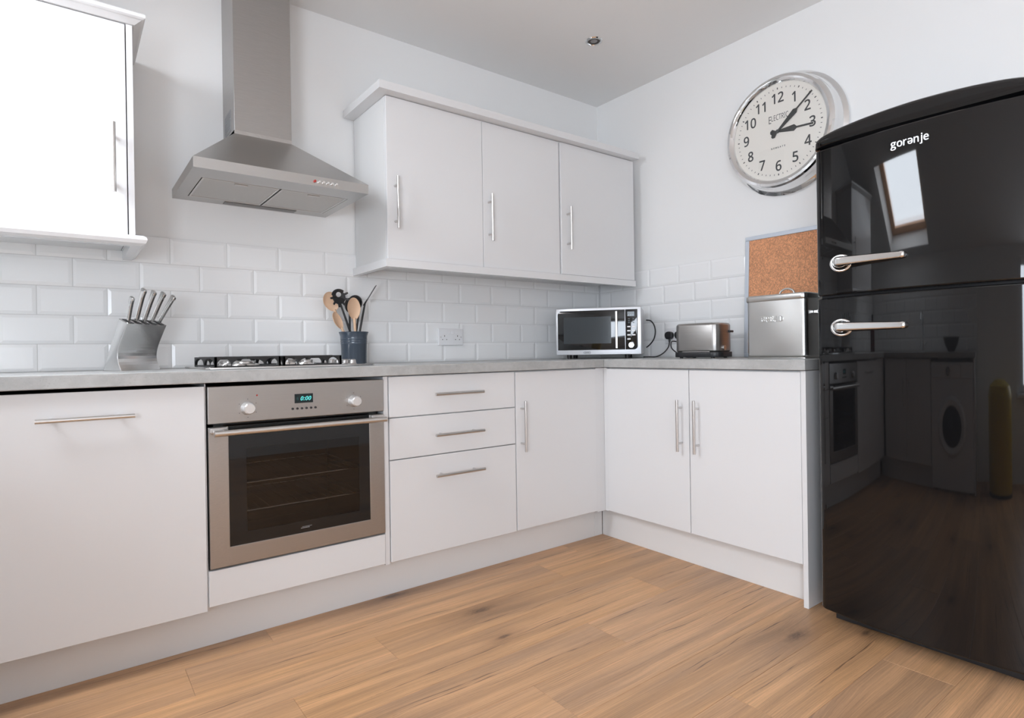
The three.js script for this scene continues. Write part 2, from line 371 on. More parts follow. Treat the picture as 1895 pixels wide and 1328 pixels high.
{ // oven wall, left to right
  const dw = thing('base_cabinet', 'wide white base cabinet front with horizontal bar handle left of oven', 'cabinet');
  mesh('carcass', box(-2.92, -2.324, 0.15, 0.862, 0.01, DZ - 0.02, 0.001), M.gap, dw);
  front(dw, 'door', -2.92, -2.3228, 0.1465, 0.864, DZ, [true, 0.7887, -2.7425, -2.5128]);
  settle(dw);
  const c = thing('filler_board', 'white filler board left of the wide cabinet front in the far left corner', 'panel');
  mesh('board', box(-3.178, -2.9225, 0.15, 0.868, DZ - 0.022, DZ - 0.004), M.door, c); settle(c);

  const oh = thing('oven_housing', 'white oven housing with plain panel below the steel oven', 'cabinet');
  mesh('side_panel', box(-2.3215, -2.3185, 0.15, 0.872, 0.01, DZ - 0.008, 0.0006), M.carcass, oh);
  mesh('side_panel', box(-1.7085, -1.6895, 0.15, 0.872, 0.01, DZ - 0.006, 0.001), M.door, oh);
  mesh('shelf', box(-2.3185, -1.7085, 0.255, 0.268, 0.01, DZ - 0.03), M.carcass, oh);
  front(oh, 'lower_panel', -2.3182, -1.711, 0.158, 0.2715, DZ);
  settle(oh);

  const dr = thing('drawer_unit', 'white three drawer base unit right of the oven', 'drawers');
  carcass(dr, -1.689, -1.078, 0.15, 0.872, 0.01, DZ - 0.02);
  for (const [y0, y1, hy] of [[0.7135, 0.870, 0.7945], [0.5505, 0.7095, 0.631], [0.158, 0.5465, 0.4685]]) front(dr, 'drawer', -1.6865, -1.0795, y0, y1, DZ, [true, hy, -1.502, -1.2695]);
  settle(dr);

  const cb = thing('base_cabinet', 'single door white base cabinet in the corner under the microwave', 'cabinet');
  carcass(cb, -1.0775, -0.5705, 0.15, 0.872, 0.01, DZ - 0.02);
  front(cb, 'door', -1.0745, -0.5695, 0.160, 0.868, DZ, [false, -1.0462, 0.5127, 0.7391]);
  settle(cb);

  const post = thing('corner_post', 'narrow white corner post where the two base cabinet runs meet', 'panel');
  mesh('board', box(-0.5665, -0.4985, 0.152, 0.872, DZ - 0.022, DZ - 0.0045, 0.001), M.door, post);
  mesh('board', box(-DX + 0.004, -DX + 0.022, 0.152, 0.872, DZ - 0.003, 0.5385, 0.001), M.door, post);
  settle(post);

  const kb = mesh('kickboard', box(-3.17, -0.506, 0, 0.150, 0.417, 0.432, 0.001), M.plinth); tag(kb, 'long white kickboard under the oven wall cabinets', 'kickboard');
  const kc = mesh('kickboard', box(-0.5045, -0.4505, 0, 0.150, 0.417, 0.432, 0.001), M.plinth); tag(kc, 'short white kickboard piece in the inner corner', 'kickboard');
  const kd = mesh('kickboard', box(-0.449, -0.434, 0, 0.150, 0.4335, 1.5165, 0.001), M.plinth); tag(kd, 'white kickboard under the double door base cabinet', 'kickboard');

  const rc = thing('base_cabinet', 'double door white base cabinet under the toaster', 'cabinet');
  carcass(rc, 0.541, 1.5165, 0.15, 0.872, 0.012, DX - 0.02);
  front(rc, 'door', 0.5405, 1.0265, 0.157, YD, DX, [false, 0.990, 0.512, 0.738]);
  front(rc, 'door', 1.0305, 1.5165, 0.157, YD, DX, [false, 1.0765, 0.512, 0.739]);
  settle(rc, RUN_RIGHT);
  const ep = mesh('end_panel', box(-DX - 0.001, -0.012, 0, 0.873, 1.5185, 1.537, 0.001), M.door); tag(ep, 'white end panel of the right base run beside the black fridge', 'panel');

  // worktops
  const uvw = (g, s) => { const p = g.attributes.position, n = g.attributes.normal, uv = g.attributes.uv; for (let i = 0; i < p.count; i++) { const ax = Math.abs(n.getX(i)), ay = Math.abs(n.getY(i)); uv.setXY(i, (ax > 0.7 ? p.getZ(i) : p.getX(i)) * 1.1 + s, (ay > 0.7 ? p.getZ(i) : p.getY(i)) * 1.1); } return g; };
  const wb = mesh('worktop', uvw(box(XL + 0.002, -0.0015, WT0, WT1, 0.001, DZ + 0.02, 0.003, 3), 0), M.worktop); tag(wb, 'grey stone effect worktop running along the oven wall', 'worktop');
  const wr = mesh('worktop', uvw(box(-DX - 0.02, -0.0015, WT0, WT1 + 0.0002, DZ + 0.021, 1.545, 0.003, 3), 0.37), M.worktop); tag(wr, 'grey stone effect worktop carrying toaster and bread bin', 'worktop');
}

// ------------------------------------------------------------------ wall cabinets
{
  const Z = 0.34, y0 = 1.355, y1 = 2.040, xs = [-1.597, -1.1122, -0.6335, -0.068];
  const a = thing('wall_cabinet', 'double door white wall cabinet nearest the cooker hood', 'cabinet');
  carcass(a, xs[0] + 0.001, xs[2] - 0.001, y0, y1, 0, Z - 0.020);
  front(a, 'door', xs[0], xs[1] - 0.0012, y0 + 0.002, y1 - 0.002, Z, [false, -1.5613, 1.481, 1.6985]);
  front(a, 'door', xs[1] + 0.0012, xs[2] - 0.001, y0 + 0.002, y1 - 0.002, Z, [false, -1.080, 1.4782, 1.6970]);
  settle(a);
  const b = thing('wall_cabinet', 'single door white wall cabinet in the corner above the microwave', 'cabinet');
  carcass(b, xs[2] + 0.001, xs[3], y0, y1, 0, Z - 0.020);
  mesh('filler', box(xs[3] + 0.001, 0.006, y0, y1, 0.20, 0.218), M.door, b);
  front(b, 'door', xs[2] + 0.0068, xs[3], y0 + 0.002, y1 - 0.002, Z + 0.006, [false, -0.587, 1.4809, 1.704]);
  settle(b);
  const cornice = [[0, 2.0405], [0.006, 2.0405], [0.024, 2.053], [0.030, 2.055], [0.034, 2.059], [0.034, 2.069], [0.030, 2.073], [-0.05, 2.073], [-0.05, 2.0405]].map(([o, y]) => [o, y]);
  const pelmet = [[0, 1.3545], [0.020, 1.3545], [0.028, 1.349], [0.031, 1.340], [0.026, 1.329], [0.014, 1.322], [-0.014, 1.322], [-0.014, 1.3545]];
  const back = 0.0005;
  tag(mesh('cornice', moulding([[xs[3] + 0.0, Z], [xs[0], Z], [xs[0], back]].reverse().map((p) => p), cornice.map(([o, y]) => [-o, y])), M.door), 'white cornice moulding on top of the row of wall cabinets by the corner', 'moulding');
  tag(mesh('pelmet', moulding([[xs[0], back], [xs[0], Z], [xs[3], Z]], pelmet.map(([o, y]) => [-o, y])), M.door), 'white pelmet moulding under the row of wall cabinets by the corner', 'moulding');

  const l0 = -3.10, l1 = -2.4867;
  const c = thing('wall_cabinet', 'white wall cabinet at the left edge, left of the cooker hood', 'cabinet');
  carcass(c, l0, l1 - 0.019, y0, y1, 0, Z - 0.020);
  mesh('end_panel', box(l1 - 0.0175, l1, y0, y1, 0, Z, 0.001), M.door, c);
  front(c, 'door', l0, -2.5072, y0 + 0.002, y1 - 0.002, Z, [false, -2.5443, 1.4836, 1.7035]);
  settle(c);
  tag(mesh('cornice', moulding([[l0, Z], [l1, Z], [l1, back]], cornice), M.door), 'white cornice moulding on the wall cabinet at the left edge', 'moulding');
  tag(mesh('pelmet', moulding([[l0, Z], [l1, Z], [l1, back]], pelmet), M.door), 'white pelmet moulding under the wall cabinet at the left edge', 'moulding');
}

// ------------------------------------------------------------------ oven
{
  const o = thing('oven', 'stainless steel built in oven with dark glass door', 'oven');
  const x0 = -2.3155, x1 = -1.7105, zf = DZ + 0.004;
  mesh('body', [box(x0 + 0.02, x1 - 0.02, 0.272, 0.286, 0.02, DZ - 0.022), box(x0 + 0.02, x1 - 0.02, 0.735, 0.858, 0.02, DZ - 0.022), box(x0 + 0.02, x0 + 0.05, 0.286, 0.735, 0.02, DZ - 0.022), box(x1 - 0.05, x1 - 0.02, 0.286, 0.735, 0.02, DZ - 0.022), box(x0 + 0.05, x1 - 0.05, 0.286, 0.735, 0.02, 0.04)], M.enamel, o);
  const panel = mesh('control_panel', box(x0, x1, 0.7415, 0.8625, DZ - 0.02, zf, 0.003, 3), M.steel, o);
  for (const [x, y] of [[-2.1954, 0.7865], [-1.8296, 0.7875]]) {
    mesh('knob', lathe([[0, 0.034], [0.015, 0.034], [0.0182, 0.031], [0.0195, 0.008], [0.022, 0.002], [0.022, 0]], 32).rotateX(Math.PI / 2).translate(x, y, zf), std({ color: lin(0.74, 0.73, 0.72), metalness: 0.7, roughness: 0.38 }), panel);
    for (const a of [0, 60, 120, 180, 240, 300]) mesh('dial_mark', new THREE.CylinderGeometry(0.0013, 0.0013, 0.0006, 8).rotateX(Math.PI / 2).translate(x + 0.03 * Math.sin(a / 57.3), y + 0.03 * Math.cos(a / 57.3), zf + 0.0002), M.blackPlastic, panel);
  }
  const disp = canvasTexture(256, 120, (g, w, h) => {
    g.fillStyle = '#06191b'; g.fillRect(0, 0, w, h); g.fillStyle = '#123a3c'; g.font = 'bold 60px sans-serif'; g.textAlign = 'center'; g.textBaseline = 'middle'; g.fillText('8', 36, 62);
    g.fillStyle = '#5fe0dc'; g.font = 'italic bold 82px sans-serif'; g.fillText('0:00', 150, 62);
  });
  mesh('display', [new THREE.PlaneGeometry(0.061, 0.029).translate(-2.0115, 0.8085, zf + 0.0012)], std({ map: disp, emissive: lin(0.35, 0.35, 0.35), emissiveMap: disp, roughness: 0.2 }), panel);
  mesh('display_bezel', box(-2.0435, -1.9795, 0.7925, 0.8245, zf - 0.002, zf + 0.001, 0.0006), M.blackPlastic, panel);
  for (let i = 0; i < 6; i++) mesh('button', new THREE.CylinderGeometry(0.0036, 0.0042, 0.006, 14).rotateX(Math.PI / 2).translate(-2.0503 + i * 0.01575, 0.774, zf + 0.002), M.blackPlastic, panel);
  mesh('indicator_lamp', new THREE.SphereGeometry(0.003, 10, 8).translate(-2.166, 0.8275, zf), M.red, panel);
  const door = mesh('door', [box(x0 + 0.001, x0 + 0.0605, 0.2785, 0.7315, DZ - 0.02, zf, 0.002), box(x1 - 0.0605, x1 - 0.001, 0.2785, 0.7315, DZ - 0.02, zf, 0.002), box(x0 + 0.058, x1 - 0.058, 0.2785, 0.340, DZ - 0.02, zf, 0.002)], M.steel, o);
  const gx0 = x0 + 0.0605, gx1 = x1 - 0.0605, ix0 = -2.202, ix1 = -1.812, iy0 = 0.380, iy1 = 0.655, gz = zf - 0.0015;
  mesh('glass_border', [box(gx0, ix0, 0.340, 0.7315, gz - 0.004, gz, 0), box(ix1, gx1, 0.340, 0.7315, gz - 0.004, gz, 0), box(ix0, ix1, 0.340, iy0, gz - 0.004, gz, 0), box(ix0, ix1, iy1, 0.7315, gz - 0.004, gz, 0)], M.blackGlass, door);
  mesh('glass', new THREE.PlaneGeometry(ix1 - ix0, iy1 - iy0).translate((ix0 + ix1) / 2, (iy0 + iy1) / 2, gz - 0.0005), M.ovenGlass, door);
  mesh('vent_slat', [0.712, 0.722].map((y) => box(gx0 + 0.002, gx1 - 0.002, y, y + 0.003, gz, gz + 0.003, 0.0008)), M.blackGlass, door);
  const logo = canvasTexture(256, 40, (g, w, h) => { g.fillStyle = '#020303'; g.fillRect(0, 0, w, h); g.fillStyle = '#9aa0a2'; g.font = 'bold 30px sans-serif'; g.textAlign = 'center'; g.textBaseline = 'middle'; g.fillText('— —— —', w / 2, h / 2); });
  mesh('marking', [box(-2.028, -1.998, 0.3555, 0.3575, gz - 0.001, gz + 0.0004, 0), box(-2.024, -1.99, 0.360, 0.3612, gz - 0.001, gz + 0.0004, 0)], M.greyPlastic, door);
  const hy = 0.7165, hz = zf + 0.046;
  const handle = mesh('handle', bar(V(-2.3047, hy - 0.001, hz), V(-1.7225, hy - 0.001, hz), 0.0095, 0.0095, 24), M.satin, door);
  for (const x of [x0 + 0.030, x1 - 0.030]) mesh('bracket', [box(x - 0.026, x + 0.026, hy - 0.004, hy + 0.014, zf - 0.001, zf + 0.014, 0.003), box(x - 0.016, x + 0.016, hy - 0.008, hy + 0.006, zf + 0.010, hz, 0.003)], M.satin, handle);
  for (const y of [0.435, 0.530]) {
    const parts = [bar(V(x0 + 0.052, y, 0.47), V(x1 - 0.052, y, 0.47), 0.0028), bar(V(x0 + 0.052, y, 0.08), V(x1 - 0.052, y, 0.08), 0.0028)];
    for (let i = 0; i < 15; i++) { const x = x0 + 0.07 + i * 0.0331; parts.push(bar(V(x, y + 0.003, 0.07), V(x, y + 0.003, 0.475), 0.0017, 0.0017, 8)); }
    mesh('rack', parts, M.polished, o);
  }
  settle(o);
}

// ------------------------------------------------------------------ gas hob
{
  const h = thing('gas_hob', 'stainless steel gas hob with black pan supports above the oven', 'hob');
  const x0 = -2.312, x1 = -1.727, z0 = 0.045, z1 = 0.495, y = WT1;
  mesh('plate', extrude(roundRect(x1 - x0, z1 - z0, 0.02), 0.008, 0.003).rotateX(-Math.PI / 2).translate((x0 + x1) / 2, y, (z0 + z1) / 2), M.polished, h);
  const yp = y + 0.008;
  const burners = [[-2.175, 0.155, 0.038], [-2.175, 0.375, 0.048], [-1.955, 0.155, 0.034], [-1.955, 0.375, 0.030]];
  for (const [bx, bz, r] of burners) {
    const b = mesh('burner', lathe([[0, 0.012], [r * 0.9, 0.012], [r * 1.25, 0.008], [r * 1.35, 0], [0, 0]], 32).translate(bx, yp - 0.001, bz), M.polished, h);
    mesh('burner_cap', lathe([[0, 0.009], [r * 0.8, 0.0085], [r * 0.86, 0.006], [r * 0.86, 0], [0, 0]], 32).translate(bx, yp + 0.0105, bz), M.satin, b);
  }
  // pan supports: upright bars pierced by arches, with feet and fingers
  const pierced = (len, arches) => {
    const s = shapeOf([[0, 0], [len, 0], [len, 0.036], [0, 0.036]]);
    for (const [c, w, hh] of arches) { const p = new THREE.Path(); p.moveTo(c - w / 2, 0.006); p.lineTo(c + w / 2, 0.006); p.absellipse(c, 0.008, w / 2, hh, 0, Math.PI, false); p.closePath(); s.holes.push(p); }
    return extrude(s, 0.009, 0.0012);
  };
  for (const [a, b] of [[-2.282, -2.069], [-2.062, -1.849]]) {
    const L = b - a, arch = [[0.030, 0.044, 0.022], [L / 2, 0.104, 0.023], [L - 0.030, 0.044, 0.022]];
    const parts = [pierced(L, arch).translate(a, yp - 0.002, 0.082), pierced(L, arch).translate(a, yp - 0.002, 0.452)];
    const side = [[0.097, 0.172, 0.023], [0.282, 0.172, 0.023]];
    for (const x of [a, b - 0.009]) parts.push(pierced(0.379, side).rotateY(-Math.PI / 2).translate(x + 0.009, yp - 0.002, 0.082));
    const cx = (a + b) / 2;
    for (const zc of [0.155, 0.375]) {
      parts.push(box(a + 0.004, cx - 0.024, yp + 0.026, yp + 0.035, zc - 0.004, zc + 0.004), box(cx + 0.024, b - 0.004, yp + 0.026, yp + 0.035, zc - 0.004, zc + 0.004));
      parts.push(box(cx - 0.004, cx + 0.004, yp + 0.026, yp + 0.035, zc + 0.024, zc < 0.2 ? 0.262 : 0.455), box(cx - 0.004, cx + 0.004, yp + 0.026, yp + 0.035, zc < 0.2 ? 0.085 : 0.268, zc - 0.024));
    }
    parts.push(box(a + 0.004, b - 0.004, yp + 0.024, yp + 0.034, 0.260, 0.270));
    mesh('pan_support', parts, M.iron, h);
  }
  for (let i = 0; i < 5; i++) mesh('knob', lathe([[0, 0.018], [0.012, 0.018], [0.0145, 0.015], [0.0155, 0.003], [0.019, 0], [0, 0]], 24).translate(-1.788, yp - 0.0005, 0.11 + i * 0.075), M.satin, h);
  settle(h);
}

// ------------------------------------------------------------------ cooker hood
{
  const h = thing('cooker_hood', 'stainless steel chimney cooker hood on the wall above the hob', 'cooker hood');
  const x0 = -2.336, x1 = -1.734, zf = 0.466, ya = 1.576, yb = 1.611, yc = 1.808, cx0 = -2.150, cx1 = -1.9365, cz = 0.188, zb = -0.0075, t = 0.02;
  // canopy: rim, sloping sides and underside with an opening
  const P = [];
  const q = (a, b, c, d) => { for (const v of [a, b, c, a, c, d]) P.push(...v); };
  const r = (y) => [[x0, y, zf], [x1, y, zf], [x1, y, zb], [x0, y, zb]], A = r(ya), B = r(yb), C = [[cx0, yc, cz], [cx1, yc, cz], [cx1, yc, zb], [cx0, yc, zb]];
  for (let i = 0; i < 4; i++) { const j = (i + 1) % 4; q(A[i], A[j], B[j], B[i]); q(B[i], B[j], C[j], C[i]); }
  q(C[0], C[1], C[2], C[3]);
  const fx0 = x0 + 0.043, fx1 = x1 - 0.037, fz0 = 0.062, fz1 = 0.352;
  const I = [[fx0, ya, fz1], [fx1, ya, fz1], [fx1, ya, fz0], [fx0, ya, fz0]], J = I.map(([x, y, z]) => [x, y + 0.012, z]);
  for (let i = 0; i < 4; i++) { const j = (i + 1) % 4; q(A[j], A[i], I[i], I[j]); q(I[j], I[i], J[i], J[j]); }
  q(J[3], J[2], J[1], J[0]);
  const g = new THREE.BufferGeometry(); g.setAttribute('position', new THREE.Float32BufferAttribute(P, 3)); g.computeVertexNormals();
  const canopy = mesh('canopy', clean(g), std({ color: lin(0.50, 0.49, 0.475), metalness: 1, roughness: 0.32 }), h);
  const xm = (fx0 + fx1) / 2 + 0.004;
  for (const [a, b] of [[fx0 + 0.003, xm - 0.003], [xm + 0.003, fx1 - 0.003]]) {
    const f = mesh('filter', box(a, b, ya + 0.001, ya + 0.009, fz0 + 0.003, fz1 - 0.003, 0.001), M.filter, h);
    mesh('filter_frame', [box(a, b, ya - 0.001, ya + 0.004, fz1 - 0.010, fz1 - 0.002, 0.001), box(a, b, ya - 0.001, ya + 0.004, fz0 + 0.002, fz0 + 0.010, 0.001), box(a, a + 0.007, ya - 0.001, ya + 0.004, fz0 + 0.01, fz1 - 0.01, 0.001), box(b - 0.007, b, ya - 0.001, ya + 0.004, fz0 + 0.01, fz1 - 0.01, 0.001)], M.satin, f);
    mesh('latch', box((a + b) / 2 - 0.022, (a + b) / 2 + 0.022, ya - 0.003, ya + 0.002, fz1 - 0.030, fz1 - 0.018, 0.0015), M.satin, f);
  }
  mesh('light_cover', box(-2.16, -1.88, ya - 0.0025, ya + 0.001, 0.012, 0.052, 0.001), std({ color: lin(0.22, 0.21, 0.20), metalness: 0.6, roughness: 0.4 }), h);
  for (let i = 0; i < 6; i++) mesh('button', new THREE.CylinderGeometry(0.0042, 0.0048, 0.010, 16).rotateX(Math.PI / 2).translate(-1.942 + i * 0.0161, 1.5915, zf + 0.004), i ? M.chrome : M.red, h);
  const ch = mesh('chimney', [box(cx0, cx1, yc - 0.002, CEIL - 0.0006, zb, cz, 0.0015)], M.steel, h);
  mesh('collar', moulding([[cx0, zb], [cx0, cz], [cx1, cz], [cx1, zb]], [[0, yc - 0.001], [-0.008, yc - 0.001], [-0.0015, yc + 0.014], [0, yc + 0.014]]), M.satin, ch);
  const slats = [];
  for (let i = 0; i < 9; i++) slats.push(box(cx0 - 0.0025, cx0 - 0.0002, 1.838 + i * 0.0085, 1.843 + i * 0.0085, 0.035, 0.128, 0.0006));
  mesh('vent_grille', [...slats, box(cx0 - 0.0012, cx0 + 0.0002, 1.834, 1.918, 0.031, 0.132, 0)], M.greyPlastic, ch);
  settle(h);
}

// ------------------------------------------------------------------ fridge
{
  const f = thing('fridge', 'glossy black retro fridge freezer with chrome lever handles', 'fridge');
  // local: x = along the wall (world z), z = towards the room (world -x), y up
  const W = 0.60, hw = W / 2, R = 1.4, vf = 0.605, vb = 0.545;
  const plan = (inset = 0) => {
    const s = [], cr = 0.030, u1 = hw - inset;
    const v = (u) => vf - inset - (u * u) / (2 * R);
    const n = 44, ue = u1 - cr * 0.9;
    s.push([-u1, vb]);
    const corner = (sg) => { const out = []; for (let i = 0; i <= 10; i++) { const a = (i / 10) * Math.PI / 2; out.push([sg * (u1 - cr + cr * Math.cos(a)), v(u1 - cr) - cr + cr * Math.sin(a)]); } return out; };
    const right = corner(1), left = corner(-1);
    const pts = [[-u1, vb], [u1, vb], ...right];
    for (let i = 1; i < n; i++) { const u = (u1 - cr) * (1 - (2 * i) / n); pts.push([u, v(u)]); }
    return shapeOf([...pts, ...left.reverse()]);
  };
  const doorGeo = (y0, y1) => { const g = extrude(plan(), y1 - y0, 0.006, { steps: 1 }, 0.25); g.rotateX(-Math.PI / 2).scale(1, 1, -1); const ix = g.attributes.position; // mirrored: turn the faces back
    for (let i = 0; i < ix.count; i += 3) for (const k of ['position', 'normal', 'uv']) { const at = g.attributes[k], n = at.itemSize; for (let c = 0; c < n; c++) { const t = at.array[(i + 1) * n + c]; at.array[(i + 1) * n + c] = at.array[(i + 2) * n + c]; at.array[(i + 2) * n + c] = t; } }
    return g.translate(0, y0, 0); };
  mesh('body', box(-hw + 0.003, hw - 0.003, 0.035, 1.652, 0.02, vb - 0.006, 0.008, 3), M.blackGloss, f);
  // arched cap
  const arch = [[-hw, 1.648], [hw, 1.648]];
  for (let i = 0; i <= 40; i++) { const u = hw * Math.cos((i / 40) * Math.PI), k = Math.abs(u) / hw; arch.push([u, 1.652 + 0.040 * Math.pow(Math.max(0, 1 - Math.pow(k, 12)), 1 / 4) + 0.030 * (1 - k * k)]); }
  mesh('top_cap', extrude(shapeOf(arch), vf - 0.045, 0.026, { bevelSegments: 8 }).translate(0, 0, 0.02), M.blackGloss, f);
  mesh('gasket', box(-hw + 0.012, hw - 0.012, 0.06, 1.635, vb - 0.0065, vb + 0.002, 0.002), M.blackPlastic, f);
  const up = mesh('freezer_door', doorGeo(1.136, 1.642), M.blackGloss, f), low = mesh('fridge_door', doorGeo(0.047, 1.128), M.blackGloss, f);
  // lever handle: oval ring and tapered lever
  const u0 = -0.205, vAt = (u) => vf - (u * u) / (2 * R);
  for (const [d, y, tilt] of [[up, 1.240, 0.00], [low, 1.024, -0.01]]) {
    const hd = new THREE.Group();
    const ring = new THREE.TorusGeometry(0.027, 0.0045, 12, 40).scale(1.12, 0.95, 1).translate(0, 0, 0.004);
    const stem = lathe([[0, 0.036], [0.014, 0.034], [0.018, 0.022], [0.019, 0], [0, 0]], 28).rotateX(Math.PI / 2).scale(1.15, 0.9, 1);
    const prof = [];
    for (let i = 0; i <= 30; i++) { const t = i / 30, w = 0.0165 - 0.0055 * t; prof.push([t < 0.08 ? w * Math.sqrt(1 - Math.pow(1 - t / 0.08, 2)) : t > 0.93 ? w * Math.sqrt(Math.max(0, 1 - Math.pow((t - 0.93) / 0.07, 2))) : w, t * 0.212]); }
    const lever = lathe(prof, 24, 1.2).rotateZ(-Math.PI / 2).scale(1, 1, 0.75).translate(-0.014, 0.002, 0.040);
    const g = join([ring, stem, lever]).rotateZ(tilt).rotateY(0.10).translate(u0, y, vAt(u0) + 0.001);
    mesh('handle', g, M.chrome, d);
  }
  // name: the middle e of the lettering is turned upside down
  let pen = 0; const letters = [];
  for (const ch of 'gorenje') {
    const g = new TextGeometry(ch, { font: sans, size: 0.0245, depth: 0.003, curveSegments: 6, bevelEnabled: true, bevelSize: 0.0006, bevelThickness: 0.0005, bevelSegments: 1 });
    g.computeBoundingBox(); const b = g.boundingBox.clone();
    if (ch === 'e' && letters.length === 3) g.rotateZ(Math.PI).translate(b.max.x + b.min.x, b.max.y + b.min.y, 0);
    g.translate(pen - b.min.x, 0, 0); pen += b.max.x - b.min.x + 0.0022; letters.push(g);
  }
  const sc = 0.105 / pen;
  mesh('lettering', join(letters).scale(sc, sc * 1.05, 1).translate(-0.047, 1.577, vf - 0.0012), std({ color: lin(0.70, 0.73, 0.77), metalness: 0.9, roughness: 0.3 }), up);
  mesh('hinge', [box(hw - 0.035, hw + 0.005, 1.1285, 1.1355, vb + 0.005, vf - 0.022, 0.002), bar(V(hw - 0.02, 1.128, vf - 0.035), V(hw - 0.02, 1.136, vf - 0.035), 0.008)], M.chrome, f);
  for (const u of [-hw + 0.06, hw - 0.06]) for (const v of [0.08, 0.44]) mesh('foot', new THREE.CylinderGeometry(0.018, 0.022, 0.036, 18).translate(u, 0.018, v), M.blackPlastic, f);
  mesh('base_grille', box(-hw + 0.03, hw - 0.03, 0.004, 0.045, vb - 0.045, vb - 0.025), M.blackPlastic, f);
  f.position.set(1.905, 0, 0);
  for (const k of f.children) k.position.set(0, 0, -0.3);
  f.position.copy(V(1.905, 0, 0.3).applyAxisAngle(V(0, 1, 0), -Math.PI / 2)); f.rotation.y = -Math.PI / 2;
}

// ------------------------------------------------------------------ wall clock
{
  const c = thing('wall_clock', 'large round chrome wall clock with white dial above the corkboard', 'clock');
  const Rb = 0.278, rd = 0.217;
  mesh('case', lathe([[0, 0], [Rb - 0.004, 0], [Rb, 0.004], [Rb, 0.012], [Rb - 0.006, 0.018], [Rb - 0.016, 0.026], [Rb - 0.020, 0.05], [Rb - 0.024, 0.058], [0.2555, 0.062], [0.2535, 0.085], [0.247, 0.094], [0.236, 0.0965], [0.228, 0.094], [0.222, 0.090], [rd + 0.001, 0.084], [rd, 0.078], [0, 0.078]], 96, 0.35).rotateX(Math.PI / 2), M.chrome, c);
  const dial = canvasTexture(1400, 1400, (g, w) => {
    const m = w / 2, S = w / 0.436; // pixels per metre
    g.fillStyle = '#e9e6df'; g.fillRect(0, 0, w, w);
    g.fillStyle = g.strokeStyle = '#34383a'; g.textAlign = 'center'; g.textBaseline = 'middle';
    for (let i = 0; i < 60; i++) { const a = (i / 60) * 2 * Math.PI, big = i % 5 === 0, r0 = 0.1925 * S, r1 = (big ? 0.201 : 0.199) * S; g.lineWidth = (big ? 0.0045 : 0.0024) * S; g.beginPath(); g.moveTo(m + Math.sin(a) * r0, m - Math.cos(a) * r0); g.lineTo(m + Math.sin(a) * r1, m - Math.cos(a) * r1); g.stroke(); }
    g.font = `${Math.round(0.062 * S)}px sans-serif`; g.lineWidth = 0.0022 * S; g.lineJoin = 'round';
    for (let i = 1; i <= 12; i++) { const a = (i / 12) * 2 * Math.PI; g.save(); g.translate(m + Math.sin(a) * 0.157 * S, m - Math.cos(a) * 0.155 * S + 0.002 * S); g.scale(0.92, 1); g.fillText(String(i), 0, 0); g.strokeText(String(i), 0, 0); g.restore(); }
    g.save(); g.translate(m, m - 0.066 * S); g.scale(0.66, 1); g.font = `${Math.round(0.034 * S)}px sans-serif`; g.fillText('LECTRIC', 0.013 * S, 0); g.font = `${Math.round(0.046 * S)}px sans-serif`; g.fillText('E', -0.058 * S, 0.004 * S); g.restore();
    g.save(); g.font = `bold ${Math.round(0.0105 * S)}px sans-serif`; 'NEWGATE'.split('').forEach((ch, i) => g.fillText(ch, m + (i - 3) * 0.0102 * S, m + 0.072 * S)); g.restore();
  });
  mesh('dial', new THREE.CircleGeometry(rd, 96).translate(0, 0, 0.0785), std({ map: dial, roughness: 0.55 }), c);
  const handGeo = (len, wide, belly, tail) => extrude(shapeOf([[-wide * 0.35, -tail], [-wide * 0.9, -tail * 0.75], [-wide * 0.35, -tail * 0.3], [-wide * 0.35, 0], [-wide, belly], [-wide * 0.28, belly + 0.012], [-wide * 0.28, len], [wide * 0.28, len], [wide * 0.28, belly + 0.012], [wide, belly], [wide * 0.35, 0], [wide * 0.35, -tail * 0.3], [wide * 0.9, -tail * 0.75], [wide * 0.35, -tail]]), 0.002, 0.0004);
  mesh('minute_hand', handGeo(0.205, 0.0125, 0.105, 0.036).rotateZ(-50 / 57.2958).translate(0, 0, 0.0815), M.hand, c);
  mesh('hour_hand', handGeo(0.160, 0.0145, 0.075, 0.036).rotateZ(-94 / 57.2958).translate(0, 0, 0.0795), M.hand, c);
  mesh('hub', new THREE.CylinderGeometry(0.008, 0.008, 0.006, 24).rotateX(Math.PI / 2).translate(0, 0, 0.0825), M.hand, c);
  mesh('glass', lathe([[0, 0.0885], [0.12, 0.0875], [rd + 0.002, 0.0845]], 64, 1).rotateX(Math.PI / 2), M.windowGlass, c);
  c.position.set(PW - 0.0005, 1.945, 1.208); c.rotation.y = -Math.PI / 2;
}

// ------------------------------------------------------------------ corkboard leaning on the wall
{
  const b = thing('cork_board', 'cork pinboard in a pale silver frame leaning on the wall behind the bread bin', 'pinboard');
  const w = 0.376, h = 0.583, fw = 0.020, d = 0.018;
  mesh('frame', [box(-w / 2, w / 2, 0, fw, 0, d, 0.002), box(-w / 2, w / 2, h - fw, h, 0, d, 0.002), box(-w / 2, -w / 2 + fw, fw, h - fw, 0, d, 0.002), box(w / 2 - fw, w / 2, fw, h - fw, 0, d, 0.002)], M.silverFrame, b);
  const cg = new THREE.PlaneGeometry(w - 2 * fw + 0.004, h - 2 * fw + 0.004).translate(0, h / 2, d - 0.006);
  mesh('cork', cg, M.cork, b);
  mesh('backing', box(-w / 2 + 0.01, w / 2 - 0.01, 0.01, h - 0.01, 0.001, d - 0.008, 0), M.gap, b);
  b.rotation.order = 'YXZ'; b.rotation.y = -Math.PI / 2; b.rotation.x = -0.05;
  b.position.set(-0.033, WT1 + 0.001, 1.197);
}

